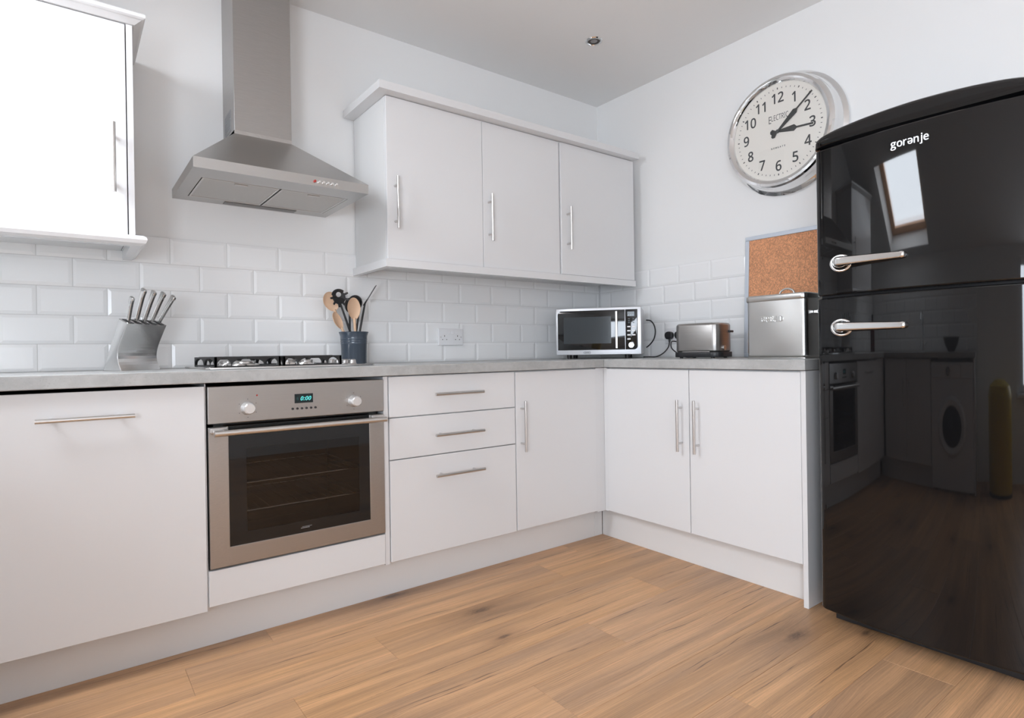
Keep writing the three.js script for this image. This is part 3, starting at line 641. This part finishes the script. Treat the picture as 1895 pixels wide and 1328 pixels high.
// ------------------------------------------------------------------ bread bin
{
  const b = thing('bread_bin', 'brushed steel bread bin lettered BREAD beside the fridge', 'bread bin');
  const w = 0.252, h = 0.238, d = 0.20;
  // body with softly domed faces and rounded upright corners
  const nU = 96, nV = 16, P = [], idx = [], r = 0.02, per = [];
  const side = (n, f) => { for (let i = 0; i < n; i++) per.push(f(i / n)); };
  const arc = (cx, cz, a0) => side(8, (t) => { const a = a0 + t * Math.PI / 2; return [cx + r * Math.cos(a), cz + r * Math.sin(a), 0, 0]; });
  side(16, (t) => [w / 2 - r - t * (w - 2 * r), d / 2, Math.sin(Math.PI * t), 1]); arc(-w / 2 + r, d / 2 - r, Math.PI / 2);
  side(12, (t) => [-w / 2, d / 2 - r - t * (d - 2 * r), 0, 0]); arc(-w / 2 + r, -d / 2 + r, Math.PI);
  side(16, (t) => [-w / 2 + r + t * (w - 2 * r), -d / 2, 0, 0]); arc(w / 2 - r, -d / 2 + r, 1.5 * Math.PI);
  side(12, (t) => [w / 2, -d / 2 + r + t * (d - 2 * r), 0, 0]); arc(w / 2 - r, d / 2 - r, 0);
  const N = per.length;
  for (let j = 0; j <= nV; j++) for (const [x, z, k] of per) P.push(x, (j / nV) * h, z + 0.006 * k * Math.pow(Math.sin(Math.PI * (j / nV)), 0.8));
  for (let j = 0; j < nV; j++) for (let i = 0; i < N; i++) { const a = j * N + i, c = j * N + ((i + 1) % N); idx.push(a, a + N, c, c, a + N, c + N); }
  const c0 = P.length / 3; P.push(0, 0, 0); for (let i = 0; i < N; i++) idx.push(c0, i, (i + 1) % N);
  const g = new THREE.BufferGeometry(); g.setAttribute('position', new THREE.Float32BufferAttribute(P, 3)); g.setIndex(idx); g.computeVertexNormals();
  const body = mesh('body', g, M.brushedBin, b);
  mesh('base_rim', extrude(roundRect(w + 0.003, d + 0.003, r), 0.004, 0.001).rotateX(-Math.PI / 2), M.brushedBin, b);
  const t = new TextGeometry('BREAD', { font: serifBold, size: 0.0215, depth: 0.0035, curveSegments: 5, bevelEnabled: true, bevelSize: 0.0008, bevelThickness: 0.0008, bevelSegments: 2 });
  t.computeBoundingBox(); t.scale(0.098 / (t.boundingBox.max.x - t.boundingBox.min.x), 1, 1);
  mesh('lettering', t.translate(-0.059, 0.150, d / 2 + 0.0042), M.brushedBin, body);
  const lid = mesh('lid', [extrude(roundRect(w + 0.010, d + 0.010, r + 0.004), 0.026, 0.006).rotateX(-Math.PI / 2).translate(0, h - 0.004, 0)], M.brushedBin, b);
  mesh('lid_handle', tube([V(-0.034, h + 0.020, 0), V(-0.026, h + 0.040, 0), V(0, h + 0.050, 0), V(0.026, h + 0.040, 0), V(0.034, h + 0.020, 0)], 0.004, 32, 10), M.brushedBin, lid);
  for (const s of [-1, 1]) mesh('side_handle', [box(s > 0 ? w / 2 : -w / 2 - 0.020, s > 0 ? w / 2 + 0.020 : -w / 2, 0.178, 0.190, 0.03, 0.038, 0.002), box(s > 0 ? w / 2 : -w / 2 - 0.020, s > 0 ? w / 2 + 0.020 : -w / 2, 0.178, 0.190, -0.038, -0.03, 0.002), box(s > 0 ? w / 2 + 0.014 : -w / 2 - 0.020, s > 0 ? w / 2 + 0.020 : -w / 2 - 0.014, 0.176, 0.192, -0.038, 0.038, 0.002)], M.satin, b);
  b.rotation.y = -Math.PI / 2; b.position.set(-0.385 + d / 2, WT1 + 0.0006, 1.351);
}

// ------------------------------------------------------------------ toaster
{
  const o = thing('toaster', 'brushed steel two slice toaster with black base on the worktop', 'toaster');
  const L = 0.240, D = 0.158, H = 0.166, y0 = 0.026;
  // shell: rounded in plan and over the top; local x along the slots, z towards the room
  const plan = new THREE.Shape(), bow = 0.050, hl = L / 2 - bow, hd = D / 2, cr = 0.014;
  plan.moveTo(-hl, -hd); plan.lineTo(hl, -hd); plan.bezierCurveTo(hl + bow * 0.8, -hd, hl + bow, -hd * 0.6, hl + bow, 0); plan.bezierCurveTo(hl + bow, hd * 0.6, hl + bow * 0.8, hd, hl, hd); plan.lineTo(-hl, hd); plan.bezierCurveTo(-hl - bow * 0.8, hd, -hl - bow, hd * 0.6, -hl - bow, 0); plan.bezierCurveTo(-hl - bow, -hd * 0.6, -hl - bow * 0.8, -hd, -hl, -hd);
  mesh('shell', extrude(plan, H - y0, cr, { bevelSegments: 8, curveSegments: 24 }).rotateX(-Math.PI / 2).translate(0, y0, 0), M.steel, o);
  mesh('collar', box(-hl, hl, y0, y0 + 0.03, -hd + 0.002, hd - 0.002, 0.002), M.steel, o);
  mesh('base', [extrude(roundRect(L + 0.004, D + 0.006, 0.045), 0.024, 0.003).rotateX(-Math.PI / 2).translate(0, 0.005, 0), ...[[-1, -1], [-1, 1], [1, -1], [1, 1]].map(([a, c]) => new THREE.CylinderGeometry(0.008, 0.008, 0.007, 12).translate(a * 0.08, 0.0035, c * 0.065))], M.blackPlastic, o);
  for (const z of [-0.032, 0.032]) mesh('slot', [box(-0.07, 0.07, H - 0.002, H + 0.0012, z - 0.015, z + 0.015, 0.0005)], M.gap, o);
  mesh('slot_rim', [extrude(roundRect(0.150, 0.11, 0.03), 0.004, 0.001).rotateX(-Math.PI / 2).translate(0, H - 0.003, 0)], M.satin, o);
  const ex = L / 2;
  mesh('lever_track', box(ex - 0.012, ex - 0.0045, 0.062, 0.140, -0.034, -0.026, 0), M.blackPlastic, o);
  mesh('lever', box(ex - 0.012, ex + 0.010, 0.120, 0.130, -0.050, -0.014, 0.003), M.blackPlastic, o);
  mesh('browning_knob', new THREE.CylinderGeometry(0.012, 0.013, 0.012, 24).rotateZ(Math.PI / 2).translate(ex - 0.002, 0.048, 0.030), M.satin, o);
  o.rotation.y = -Math.PI / 2 + 0.14; o.position.set(-0.218, WT1 + 0.0004, 0.898);
}

// ------------------------------------------------------------------ microwave
{
  const o = thing('microwave', 'silver microwave with dark glass door turned into the worktop corner', 'microwave');
  const w = 0.451, y0 = 0.021, y1 = 0.2705, d = 0.30;
  mesh('casing', box(-w / 2, w / 2, y0, y1, -d, -0.014, 0.004), std({ color: lin(0.62, 0.62, 0.63), metalness: 0.75, roughness: 0.4 }), o);
  const s = new THREE.Shape(roundRect(w, y1 - y0, 0.004).getPoints(6));
  mesh('front_frame', extrude(s, 0.014, 0.003).translate(0, (y0 + y1) / 2, -0.014), std({ color: lin(0.54, 0.55, 0.57), metalness: 0.85, roughness: 0.36 }), o);
  // dark glass field; two of its corners are rounded
  const gx0 = -0.214, gx1 = 0.207, gy0 = 0.047, gy1 = 0.2565, split = 0.143, rr = 0.020;
  const ds = new THREE.Shape(); ds.moveTo(gx0, gy0); ds.lineTo(split - 0.001, gy0); ds.lineTo(split - 0.001, gy1); ds.lineTo(gx0 + rr, gy1); ds.absarc(gx0 + rr, gy1 - rr, rr, Math.PI / 2, Math.PI); ds.closePath();
  const win = new THREE.Path(); win.moveTo(gx0 + 0.032, gy0 + 0.034); win.lineTo(gx0 + 0.032, gy1 - 0.034); win.lineTo(0.070, gy1 - 0.034); win.lineTo(0.070, gy0 + 0.034); win.closePath();
  const door = mesh('door', extrude(ds, 0.004, 0.0008).translate(0, 0, -0.001), M.blackGlass, o);
  mesh('door_window', box(gx0 + 0.032, 0.070, gy0 + 0.034, gy1 - 0.034, 0.0026, 0.0034, 0), std({ color: lin(0.035, 0.045, 0.052), roughness: 0.10 }), door);
  mesh('handle', [box(0.0935, 0.1055, gy0 + 0.006, gy1 - 0.008, 0.018, 0.025, 0.003), box(0.0955, 0.1035, gy0 + 0.014, gy0 + 0.026, 0.002, 0.019), box(0.0955, 0.1035, gy1 - 0.028, gy1 - 0.016, 0.002, 0.019)], M.satin, door);
  const cs = new THREE.Shape(); cs.moveTo(split + 0.001, gy0); cs.lineTo(gx1 - rr, gy0); cs.absarc(gx1 - rr, gy0 + rr, rr, -Math.PI / 2, 0); cs.lineTo(gx1, gy1); cs.lineTo(split + 0.001, gy1); cs.closePath();
  const panel = mesh('control_panel', extrude(cs, 0.004, 0.0006).translate(0, 0, -0.001), M.blackGlass, o);
  const disp = canvasTexture(160, 100, (g, W, H) => { g.fillStyle = '#2b3a40'; g.fillRect(0, 0, W, H); g.fillStyle = '#6d838b'; for (let i = 0; i < 2; i++) for (let k = 0; k < 3; k++) g.fillRect(18 + k * 46, 66, 30, 14); });
  mesh('display', new THREE.PlaneGeometry(0.036, 0.024).translate(0.173, gy1 - 0.024, 0.0034), std({ map: disp, roughness: 0.2 }), panel);
  const marks = []; for (const x of [0.163, 0.186]) for (let i = 0; i < 3; i++) marks.push(new THREE.PlaneGeometry(0.009, 0.004).translate(x, gy1 - 0.050 - i * 0.010, 0.0033));
  mesh('marking', marks, std({ color: lin(0.09, 0.12, 0.13), roughness: 0.4 }), panel);
  for (const [x, y] of [[0.162, 0.166], [0.187, 0.166], [0.162, 0.1445], [0.187, 0.1445], [0.162, 0.123], [0.187, 0.123], [0.162, 0.1015]]) mesh('button', box(x - 0.0085, x + 0.0085, y - 0.0035, y + 0.0035, 0.0025, 0.0045, 0.001), M.whitePlastic, panel);
  mesh('dial', lathe([[0, 0.016], [0.013, 0.016], [0.0155, 0.013], [0.0165, 0], [0, 0]], 32).rotateX(Math.PI / 2).translate(0.174, 0.070, 0.003), M.polished, panel);
  const badge = [extrude((() => { const a = roundRect(0.038, 0.011, 0.0054); a.holes.push(new THREE.Path(roundRect(0.035, 0.008, 0.0039).getPoints(8))); return a; })(), 0.001, 0), box(-0.012, 0.012, -0.0012, 0.0012, 0, 0.001, 0)];
  mesh('badge', join(badge).translate(-0.058, 0.0335, 0.0001), M.blackPlastic, o);
  for (const [x, z] of [[-0.16, -0.04], [0.15, -0.04], [-0.16, -0.25], [0.15, -0.25]]) mesh('foot', new THREE.CylinderGeometry(0.014, 0.012, 0.0215, 16).translate(x, 0.01075, z), M.blackPlastic, o);
  o.rotation.y = Math.atan2(-0.79, 0.613); o.position.set(-0.4276, WT1 + 0.0004, 0.399);
}

// ------------------------------------------------------------------ sockets, plugs and cables
function socket(label, run, u, y) {
  const o = thing('power_socket', label, 'socket', undefined);
  const z = 0.0005;
  mesh('plate', extrude(roundRect(0.147, 0.086, 0.004), 0.010, 0.003).translate(u, y, z), M.whitePlastic, o);
  for (const s of [-1, 1]) {
    const cx = u + s * 0.0385;
    mesh('pin_hole', [box(cx - 0.0018, cx + 0.0018, y + 0.0005, y + 0.0085, z + 0.0085, z + 0.0103, 0), box(cx - 0.0145, cx - 0.0095, y - 0.0155, y - 0.0115, z + 0.0085, z + 0.0103, 0), box(cx + 0.0095, cx + 0.0145, y - 0.0155, y - 0.0115, z + 0.0085, z + 0.0103, 0)], M.gap, o);
    mesh('switch', box(u + s * 0.010 - 0.006, u + s * 0.010 + 0.006, y + 0.012, y + 0.030, z + 0.008, z + 0.0125, 0.0015), M.whitePlastic, o);
    mesh('screw', new THREE.CylinderGeometry(0.0035, 0.0035, 0.0008, 14).rotateX(Math.PI / 2).translate(u + s * 0.060, y - 0.001, z + 0.0101), M.satin, o);
  }
  return settle(o, run);
}
socket('white double power socket on the tiles between hob and microwave', null, -1.096, 1.0407);
socket('white double power socket holding the two black plugs by the toaster', RUN_RIGHT, 0.581, 1.034);
function plug(label, z, y, cable) {
  const o = thing('power_plug', label, 'plug');
  const x = -0.0115;
  const s = new THREE.Shape(); s.moveTo(-0.013, -0.018); s.lineTo(0.013, -0.018); s.bezierCurveTo(0.024, -0.012, 0.028, 0.004, 0.022, 0.014); s.bezierCurveTo(0.014, 0.027, -0.014, 0.027, -0.022, 0.014); s.bezierCurveTo(-0.028, 0.004, -0.024, -0.012, -0.013, -0.018);
  mesh('plug_body', join([extrude(s, 0.024, 0.005), bar(V(0, -0.017, 0.010), V(0, -0.036, 0.011), 0.0065, 0.0048)]).rotateY(-Math.PI / 2).translate(x, y, z), M.blackPlastic, o);
  mesh('cable', tube(cable.map((p) => V(...p)), 0.0033, 60, 8), M.blackPlastic, o);
  return settle(o);
}
plug('black plug with the microwave cable, left of the two plugs', 0.547, 1.034, [[-0.022, 0.998, 0.547], [-0.03, 0.972, 0.545], [-0.05, 0.940, 0.527], [-0.07, 0.921, 0.495], [-0.09, 0.9192, 0.462], [-0.12, 0.9192, 0.445], [-0.09, 0.94, 0.43], [-0.05, 0.98, 0.425], [-0.03, 1.03, 0.43], [-0.03, 1.08, 0.42], [-0.06, 1.12, 0.385], [-0.09, 1.13, 0.35]].slice(0, 6));
plug('black plug with the toaster cable, partly hidden behind the toaster', 0.612, 1.034, [[-0.022, 0.998, 0.612], [-0.06, 1.003, 0.600], [-0.10, 0.992, 0.618], [-0.13, 0.965, 0.645], [-0.14, 0.938, 0.690], [-0.145, 0.9205, 0.74], [-0.15, 0.9192, 0.79]]);
tag(mesh('cable', tube([V(-0.040, 1.128, 0.402), V(-0.034, 1.124, 0.425), V(-0.030, 1.100, 0.447), V(-0.029, 1.060, 0.456), V(-0.031, 1.020, 0.447), V(-0.036, 0.990, 0.424), V(-0.042, 0.972, 0.402)], 0.0036, 40, 8), M.blackPlastic), 'black cable loop curving out behind the microwave', 'cable');

// ------------------------------------------------------------------ knife block and knives
{
  const yaw = 0.60, o = thing('knife_block', 'stainless steel knife block holding five knives left of the hob', 'knife block');
  const prof = [[-0.052, 0], [0.034, 0], [0.022, 0.024], [0.017, 0.045], [0.019, 0.066], [0.028, 0.090], [0.043, 0.118], [0.066, 0.158], [0.026, 0.176]];
  const sh = new THREE.Shape(); sh.moveTo(-0.052, 0); sh.lineTo(0.034, 0); sh.splineThru(prof.slice(2, 8).map(([a, b]) => new THREE.Vector2(a, b))); sh.lineTo(0.026, 0.176); sh.closePath();
  const bw = 0.150;
  const g = extrude(sh, bw, 0.002, { curveSegments: 40 });   // profile in (z, y), extruded along x
  g.rotateY(-Math.PI / 2).translate(bw / 2, 0, 0);
  mesh('block', g, std({ color: lin(0.66, 0.66, 0.66), metalness: 1, roughness: 0.27 }), o);
  const lean = Math.atan2(0.040 - (-0.018), 0.168), top = V(0, 0.1675, 0.046);
  const along = V(0, Math.cos(0.43), Math.sin(0.43));
  for (let i = 0; i < 5; i++) { const s = box(-0.009, 0.009, -0.002, 0.0012, -0.019, 0.019, 0.0008); s.rotateX(0.42).translate(-0.058 + i * 0.029, 0.1668, 0.0465); mesh('slot', s, M.blackPlastic, o); }
  o.position.set(-2.482, WT1 + 0.0004, 0.165); o.rotation.y = yaw;
  const kinds = [['leftmost and shortest steel knife handle in the block', 0.085, 0.80], ['second steel knife from the left in the block', 0.118, 1.0], ['middle steel knife of the five in the block', 0.116, 1.0], ['second steel knife from the right in the block', 0.116, 1.0], ['rightmost steel knife leaning furthest in the block', 0.112, 0.95]];
  kinds.forEach(([label, len, k], i) => {
    const n = thing('kitchen_knife', label, 'knife', 'knives in the block');
    const hs = new THREE.Shape(); const t = 0.0085 * k;
    hs.moveTo(-t * 0.8, 0); hs.bezierCurveTo(-t * 0.7, len * 0.4, -t * 1.1, len * 0.8, -t * 1.15, len - 0.006); hs.quadraticCurveTo(-t * 1.1, len, -t * 0.3, len); hs.lineTo(t * 0.9, len - 0.003); hs.quadraticCurveTo(t * 1.5, len - 0.004, t * 1.35, len - 0.014); hs.bezierCurveTo(t * 0.8, len * 0.8, t * 0.9, len * 0.3, t * 0.8, 0); hs.closePath();
    mesh('handle', extrude(hs, 0.0125, 0.0045, { bevelSegments: 4, curveSegments: 20 }).translate(0, 0, -0.00625).rotateY(-Math.PI / 2), M.polished, n);
    mesh('blade', box(-0.0009, 0.0009, -0.055, 0.002, -0.012 * k, 0.010 * k, 0.0004), M.polished, n);
    const p = V(-0.058 + i * 0.029, 0.169, 0.0475).applyAxisAngle(V(0, 1, 0), yaw).add(o.position);
    n.position.copy(p); n.rotation.order = 'YXZ'; n.rotation.set([0.30, 0.36, 0.42, 0.47, 0.56][i], yaw, [0.05, 0.02, -0.02, -0.06, -0.12][i]);
  });
}

// ------------------------------------------------------------------ utensil pot and utensils
{
  const cx = -1.650, cz = 0.092, yT = 1.0585;
  const o = thing('utensil_pot', 'dark slate blue ridged utensil pot behind the hob', 'pot');
  const H = yT - WT1;
  mesh('pot', lathe([[0, 0], [0.050, 0], [0.0535, 0.003], [0.0545, 0.02], [0.0565, 0.088], [0.0578, 0.090], [0.0572, 0.093], [0.0570, 0.098], [0.0584, 0.1005], [0.0576, 0.103], [0.0574, 0.108], [0.0588, 0.1105], [0.058, 0.113], [0.0585, 0.124], [0.062, 0.136], [0.0645, H - 0.002], [0.0632, H], [0.0605, H - 0.003], [0.0560, 0.124], [0.0525, 0.02], [0.046, 0.006], [0, 0.006]], 64, 0.6), M.slate, o);
  o.position.set(cx, WT1 + 0.0004, cz);
  // an utensil from its foot inside the pot to its head
  const place = (n, foot, head, spin = 0) => {
    const d = head.clone().sub(foot), up = d.clone().normalize();
    n.position.copy(foot);
    n.quaternion.setFromUnitVectors(V(0, 1, 0), up).multiply(new THREE.Quaternion().setFromAxisAngle(V(0, 1, 0), spin));
    return d.length();
  };
  const spoon = (label, foot, head, bw, bh, spin) => {
    const n = thing('wooden_spoon', label, 'spoon', 'wooden spoons in the pot'), L = place(n, foot, head, spin);
    mesh('handle', bar(V(0, 0, 0), V(0, L - bh * 0.42, 0), 0.0042, 0.0062, 12), M.beech, n);
    const g = new THREE.SphereGeometry(1, 32, 20), p = g.attributes.position;
    for (let i = 0; i < p.count; i++) {
      let x = p.getX(i), y = p.getY(i), z = p.getZ(i);
      const rr = Math.min(1, Math.hypot(x, y)), dish = z > 0 ? -0.010 * (1 - rr * rr * rr) + 0.001 : z * 0.012;
      p.setXYZ(i, x * bw / 2 * (1 - 0.14 * y * (y < 0 ? -1 : 1) * (y < 0 ? 1 : 0)), y * bh / 2, dish + 0.002);
    }
    g.computeVertexNormals();
    mesh('bowl', g.translate(0, L, 0), M.beech, n);
    return n;
  };
  const nylon = (name, label, foot, head, spin, headGeo, handleTop) => {
    const n = thing(name, label, 'utensil'), L = place(n, foot, head, spin);
    const hd = mesh('handle', [bar(V(0, 0, 0), V(0, L * 0.45, 0), 0.0072, 0.0066, 14), bar(V(0, L * 0.46, 0), V(0, L - handleTop, 0), 0.0052, 0.0042, 12)], M.nylon, n);
    mesh('collar', bar(V(0, L * 0.447, 0), V(0, L * 0.462, 0), 0.0069, 0.0066, 14), M.satin, n);
    mesh('head', headGeo.translate(0, L, 0), M.nylon, n);
    return n;
  };
  const foot = (dx, dz) => V(cx + dx, WT1 + 0.012, cz + dz);
  spoon('large wooden spoon behind the black pasta server in the pot', foot(0.012, -0.020), V(-1.742, 1.192, 0.070), 0.066, 0.088, -0.2);
  spoon('small low wooden spoon leaning left out of the pot', foot(0.020, 0.004), V(-1.722, 1.107, 0.092), 0.048, 0.082, 0.5);
  spoon('wooden spoon facing forward at the front of the pot', foot(0.004, 0.022), V(-1.6585, 1.160, 0.118), 0.064, 0.098, 0.15);
  { // pasta server: disc with a hole and short teeth
    const s = new THREE.Shape(), pts = [];
    for (let i = 0; i <= 72; i++) { const a = (i / 72) * 2 * Math.PI, t = Math.sin(a), teeth = (t < 0.55 && Math.abs(Math.cos(a)) > 0.22) || t < -0.2 ? 0.007 * (Math.sin(a * 9) > 0.1 ? 1 : -1) : 0; pts.push([(0.037 + teeth) * Math.cos(a), (0.037 + teeth) * Math.sin(a)]); }
    const sh = shapeOf(pts); const hole = new THREE.Path(); hole.absellipse(0.004, 0.012, 0.0125, 0.011, 0, Math.PI * 2, true); sh.holes.push(hole);
    const g = extrude(sh, 0.005, 0.0012), p = g.attributes.position;
    for (let i = 0; i < p.count; i++) { const x = p.getX(i), y = p.getY(i); p.setZ(i, p.getZ(i) + 6.5 * (x * x + y * y * 0.6)); }
    g.computeVertexNormals();
    nylon('pasta_server', 'black pasta server with a round hole standing in the pot', foot(0.026, 0.010), V(-1.7215, 1.208, 0.100), 0.1, g, 0.03);
  }
  { // ladle
    const g = lathe([[0.001, -0.024], [0.018, -0.020], [0.030, -0.008], [0.034, 0.008], [0.032, 0.008], [0.028, -0.006], [0.017, -0.017], [0.001, -0.021]], 32, 1).rotateX(-1.25).translate(-0.016, 0.0, -0.012);
    nylon('ladle', 'black ladle behind the front wooden spoon in the pot', foot(-0.004, -0.012), V(-1.6085, 1.190, 0.068), 0, g, 0.0);
  }
  { // turner with a thin blade seen edge on
    const g = join([extrude(roundRect(0.046, 0.092, 0.008), 0.0024, 0.0006).translate(0, 0.046, -0.0012).rotateY(1.35).rotateZ(-0.02).translate(0, 0.006, 0), bar(V(0, -0.012, 0), V(0, 0.02, 0), 0.0045, 0.003)]).rotateZ(-0.34);
    nylon('turner', 'black turner with its thin blade angled right out of the pot', foot(0.0, 0.0), V(-1.592, 1.188, 0.085), 0, g, 0.0);
  }
  { // slotted spoon, mostly hidden
    const g = new THREE.SphereGeometry(1, 20, 12).scale(0.026, 0.034, 0.007);
    nylon('serving_spoon', 'black serving spoon hidden behind the front wooden spoon', foot(-0.008, -0.03), V(-1.650, 1.180, 0.050), 0.2, g, 0.01);
  }
}

// ------------------------------------------------------------------ ceiling spotlight
{
  const o = thing('ceiling_spotlight', 'small round chrome ceiling spotlight, switched off', 'light');
  mesh('trim_ring', lathe([[0.030, -0.002], [0.032, -0.005], [0.039, -0.004], [0.0425, 0], [0.0425, 0.0005], [0.030, 0.0005]], 40, 0.4), M.chrome, o);
  mesh('reflector', lathe([[0.0305, -0.001], [0.026, 0.0002]], 40).translate(0, 0, 0), M.satin, o);
  mesh('lamp', lathe([[0, -0.0025], [0.012, -0.002], [0.020, 0.0002]], 32), M.greyPlastic, o);
  mesh('recess', new THREE.CylinderGeometry(0.0302, 0.0302, 0.0004, 32).translate(0, -0.0004, 0), M.gap, o);
  o.position.set(-0.5737, CEIL - 0.0003, 0.5457);
}

// ------------------------------------------------------------------ the left side of the room, seen mirrored in the fridge
{
  const F = 0.54;
  const b1 = thing('base_cabinet', 'double door white base cabinet reflected in the fridge door', 'cabinet');
  carcass(b1, -1.345, -0.545, 0.15, 0.872, 0.01, F - 0.02);
  front(b1, 'door', -0.944, -0.548, 0.157, YD, F, [false, -0.900, 0.512, 0.738]);
  front(b1, 'door', -1.343, -0.947, 0.157, YD, F, [false, -0.990, 0.512, 0.738]);
  settle(b1, RUN_LEFT);
  const wm = thing('washing_machine', 'white front loading washing machine reflected in the fridge door', 'washing machine');
  const x0 = -1.952, x1 = -1.352, cx = (x0 + x1) / 2, cy = 0.43;
  mesh('body', box(x0, x1, 0.012, 0.85, 0.02, F, 0.008, 3), M.whitePlastic, wm);
  mesh('control_panel', box(x0 + 0.17, x1 - 0.01, 0.745, 0.835, F - 0.002, F + 0.006, 0.003), M.whitePlastic, wm);
  mesh('detergent_drawer', box(x0 + 0.012, x0 + 0.16, 0.745, 0.835, F - 0.002, F + 0.008, 0.003), M.whitePlastic, wm);
  mesh('knob', lathe([[0, 0.022], [0.024, 0.022], [0.028, 0.016], [0.030, 0], [0, 0]], 28).rotateX(Math.PI / 2).translate(cx + 0.05, 0.79, F + 0.006), M.greyPlastic, wm);
  const wd = mesh('door_ring', lathe([[0.135, 0.012], [0.145, 0.026], [0.175, 0.032], [0.195, 0.020], [0.200, 0], [0.135, 0]], 56).rotateX(Math.PI / 2).translate(cx, cy, F - 0.001), M.whitePlastic, wm);
  mesh('door_glass', lathe([[0, 0.030], [0.08, 0.026], [0.138, 0.012]], 48).rotateX(Math.PI / 2).translate(cx, cy, F), M.blackGlass, wd);
  mesh('foot', [[-1, 0.06], [1, 0.06], [-1, 0.48], [1, 0.48]].map(([s, z]) => new THREE.CylinderGeometry(0.02, 0.02, 0.013, 14).translate(cx + s * 0.25, 0.0065, z)), M.blackPlastic, wm);
  settle(wm, RUN_LEFT);
  tag(mesh('end_panel', box(XL + 0.002, XL + F, 0, 0.873, 1.955, 1.973, 0.001), M.door), 'white end panel beside the washing machine reflected in the fridge', 'panel');
  tag(mesh('kickboard', box(XL + F - 0.07, XL + F - 0.055, 0, 0.15, 0.434, 1.348, 0.001), M.plinth), 'white kickboard along the left wall reflected in the fridge', 'kickboard');
  tag(mesh('worktop', box(XL + 0.002, XL + F + 0.02, WT0, WT1, DZ + 0.021, 1.985, 0.003, 3), M.worktop), 'grey worktop with the sink reflected in the fridge door', 'worktop');
  const tap = thing('kitchen_tap', 'tall chrome kitchen tap reflected in the fridge door', 'tap');
  const tz = 1.12, tx = XL + 0.11;
  mesh('spout', [bar(V(tx, WT1, tz), V(tx, WT1 + 0.05, tz), 0.024, 0.018), tube([V(tx, WT1 + 0.04, tz), V(tx, WT1 + 0.20, tz), V(tx + 0.03, WT1 + 0.27, tz), V(tx + 0.10, WT1 + 0.28, tz), V(tx + 0.15, WT1 + 0.23, tz)], 0.010, 48, 12)], M.chrome, tap);
  mesh('lever', bar(V(tx, WT1 + 0.04, tz + 0.015), V(tx, WT1 + 0.07, tz + 0.075), 0.006, 0.005), M.chrome, tap);
  settle(tap);
  const bt = thing('bottle', 'dark red bottle on the left worktop reflected in the fridge', 'bottle');
  mesh('glass_body', lathe([[0, 0], [0.036, 0], [0.038, 0.006], [0.038, 0.17], [0.030, 0.20], [0.014, 0.225], [0.013, 0.28], [0, 0.28]], 32), M.wine, bt);
  mesh('cap', lathe([[0.0145, 0.262], [0.0145, 0.286], [0, 0.286]], 20), M.blackPlastic, bt);
  bt.position.set(-3.25, WT1 + 0.0005, 0.25);
  const bowl = thing('bowl', 'dark bowl on the left worktop reflected in the fridge', 'bowl');
  mesh('dish', lathe([[0, 0], [0.05, 0], [0.055, 0.008], [0.10, 0.05], [0.125, 0.10], [0.121, 0.10], [0.096, 0.053], [0.05, 0.014], [0, 0.012]], 40), M.blackPlastic, bowl);
  bowl.position.set(-3.45, WT1 + 0.0005, 1.62);
  const bin = thing('waste_bin', 'tall yellow cylindrical bin reflected at the right of the fridge', 'bin');
  mesh('drum', lathe([[0, 0.02], [0.145, 0.02], [0.15, 0.03], [0.15, 0.60], [0.144, 0.61], [0, 0.61]], 48), M.yellow, bin);
  mesh('lid', lathe([[0.152, 0.60], [0.152, 0.64], [0.13, 0.70], [0.06, 0.735], [0, 0.74]], 48), M.yellow, bin);
  mesh('base', lathe([[0, 0], [0.148, 0], [0.152, 0.022], [0, 0.022]], 40), M.blackPlastic, bin);
  bin.position.set(-3.30, 0, 2.30);
}

renderer.render(scene, camera);
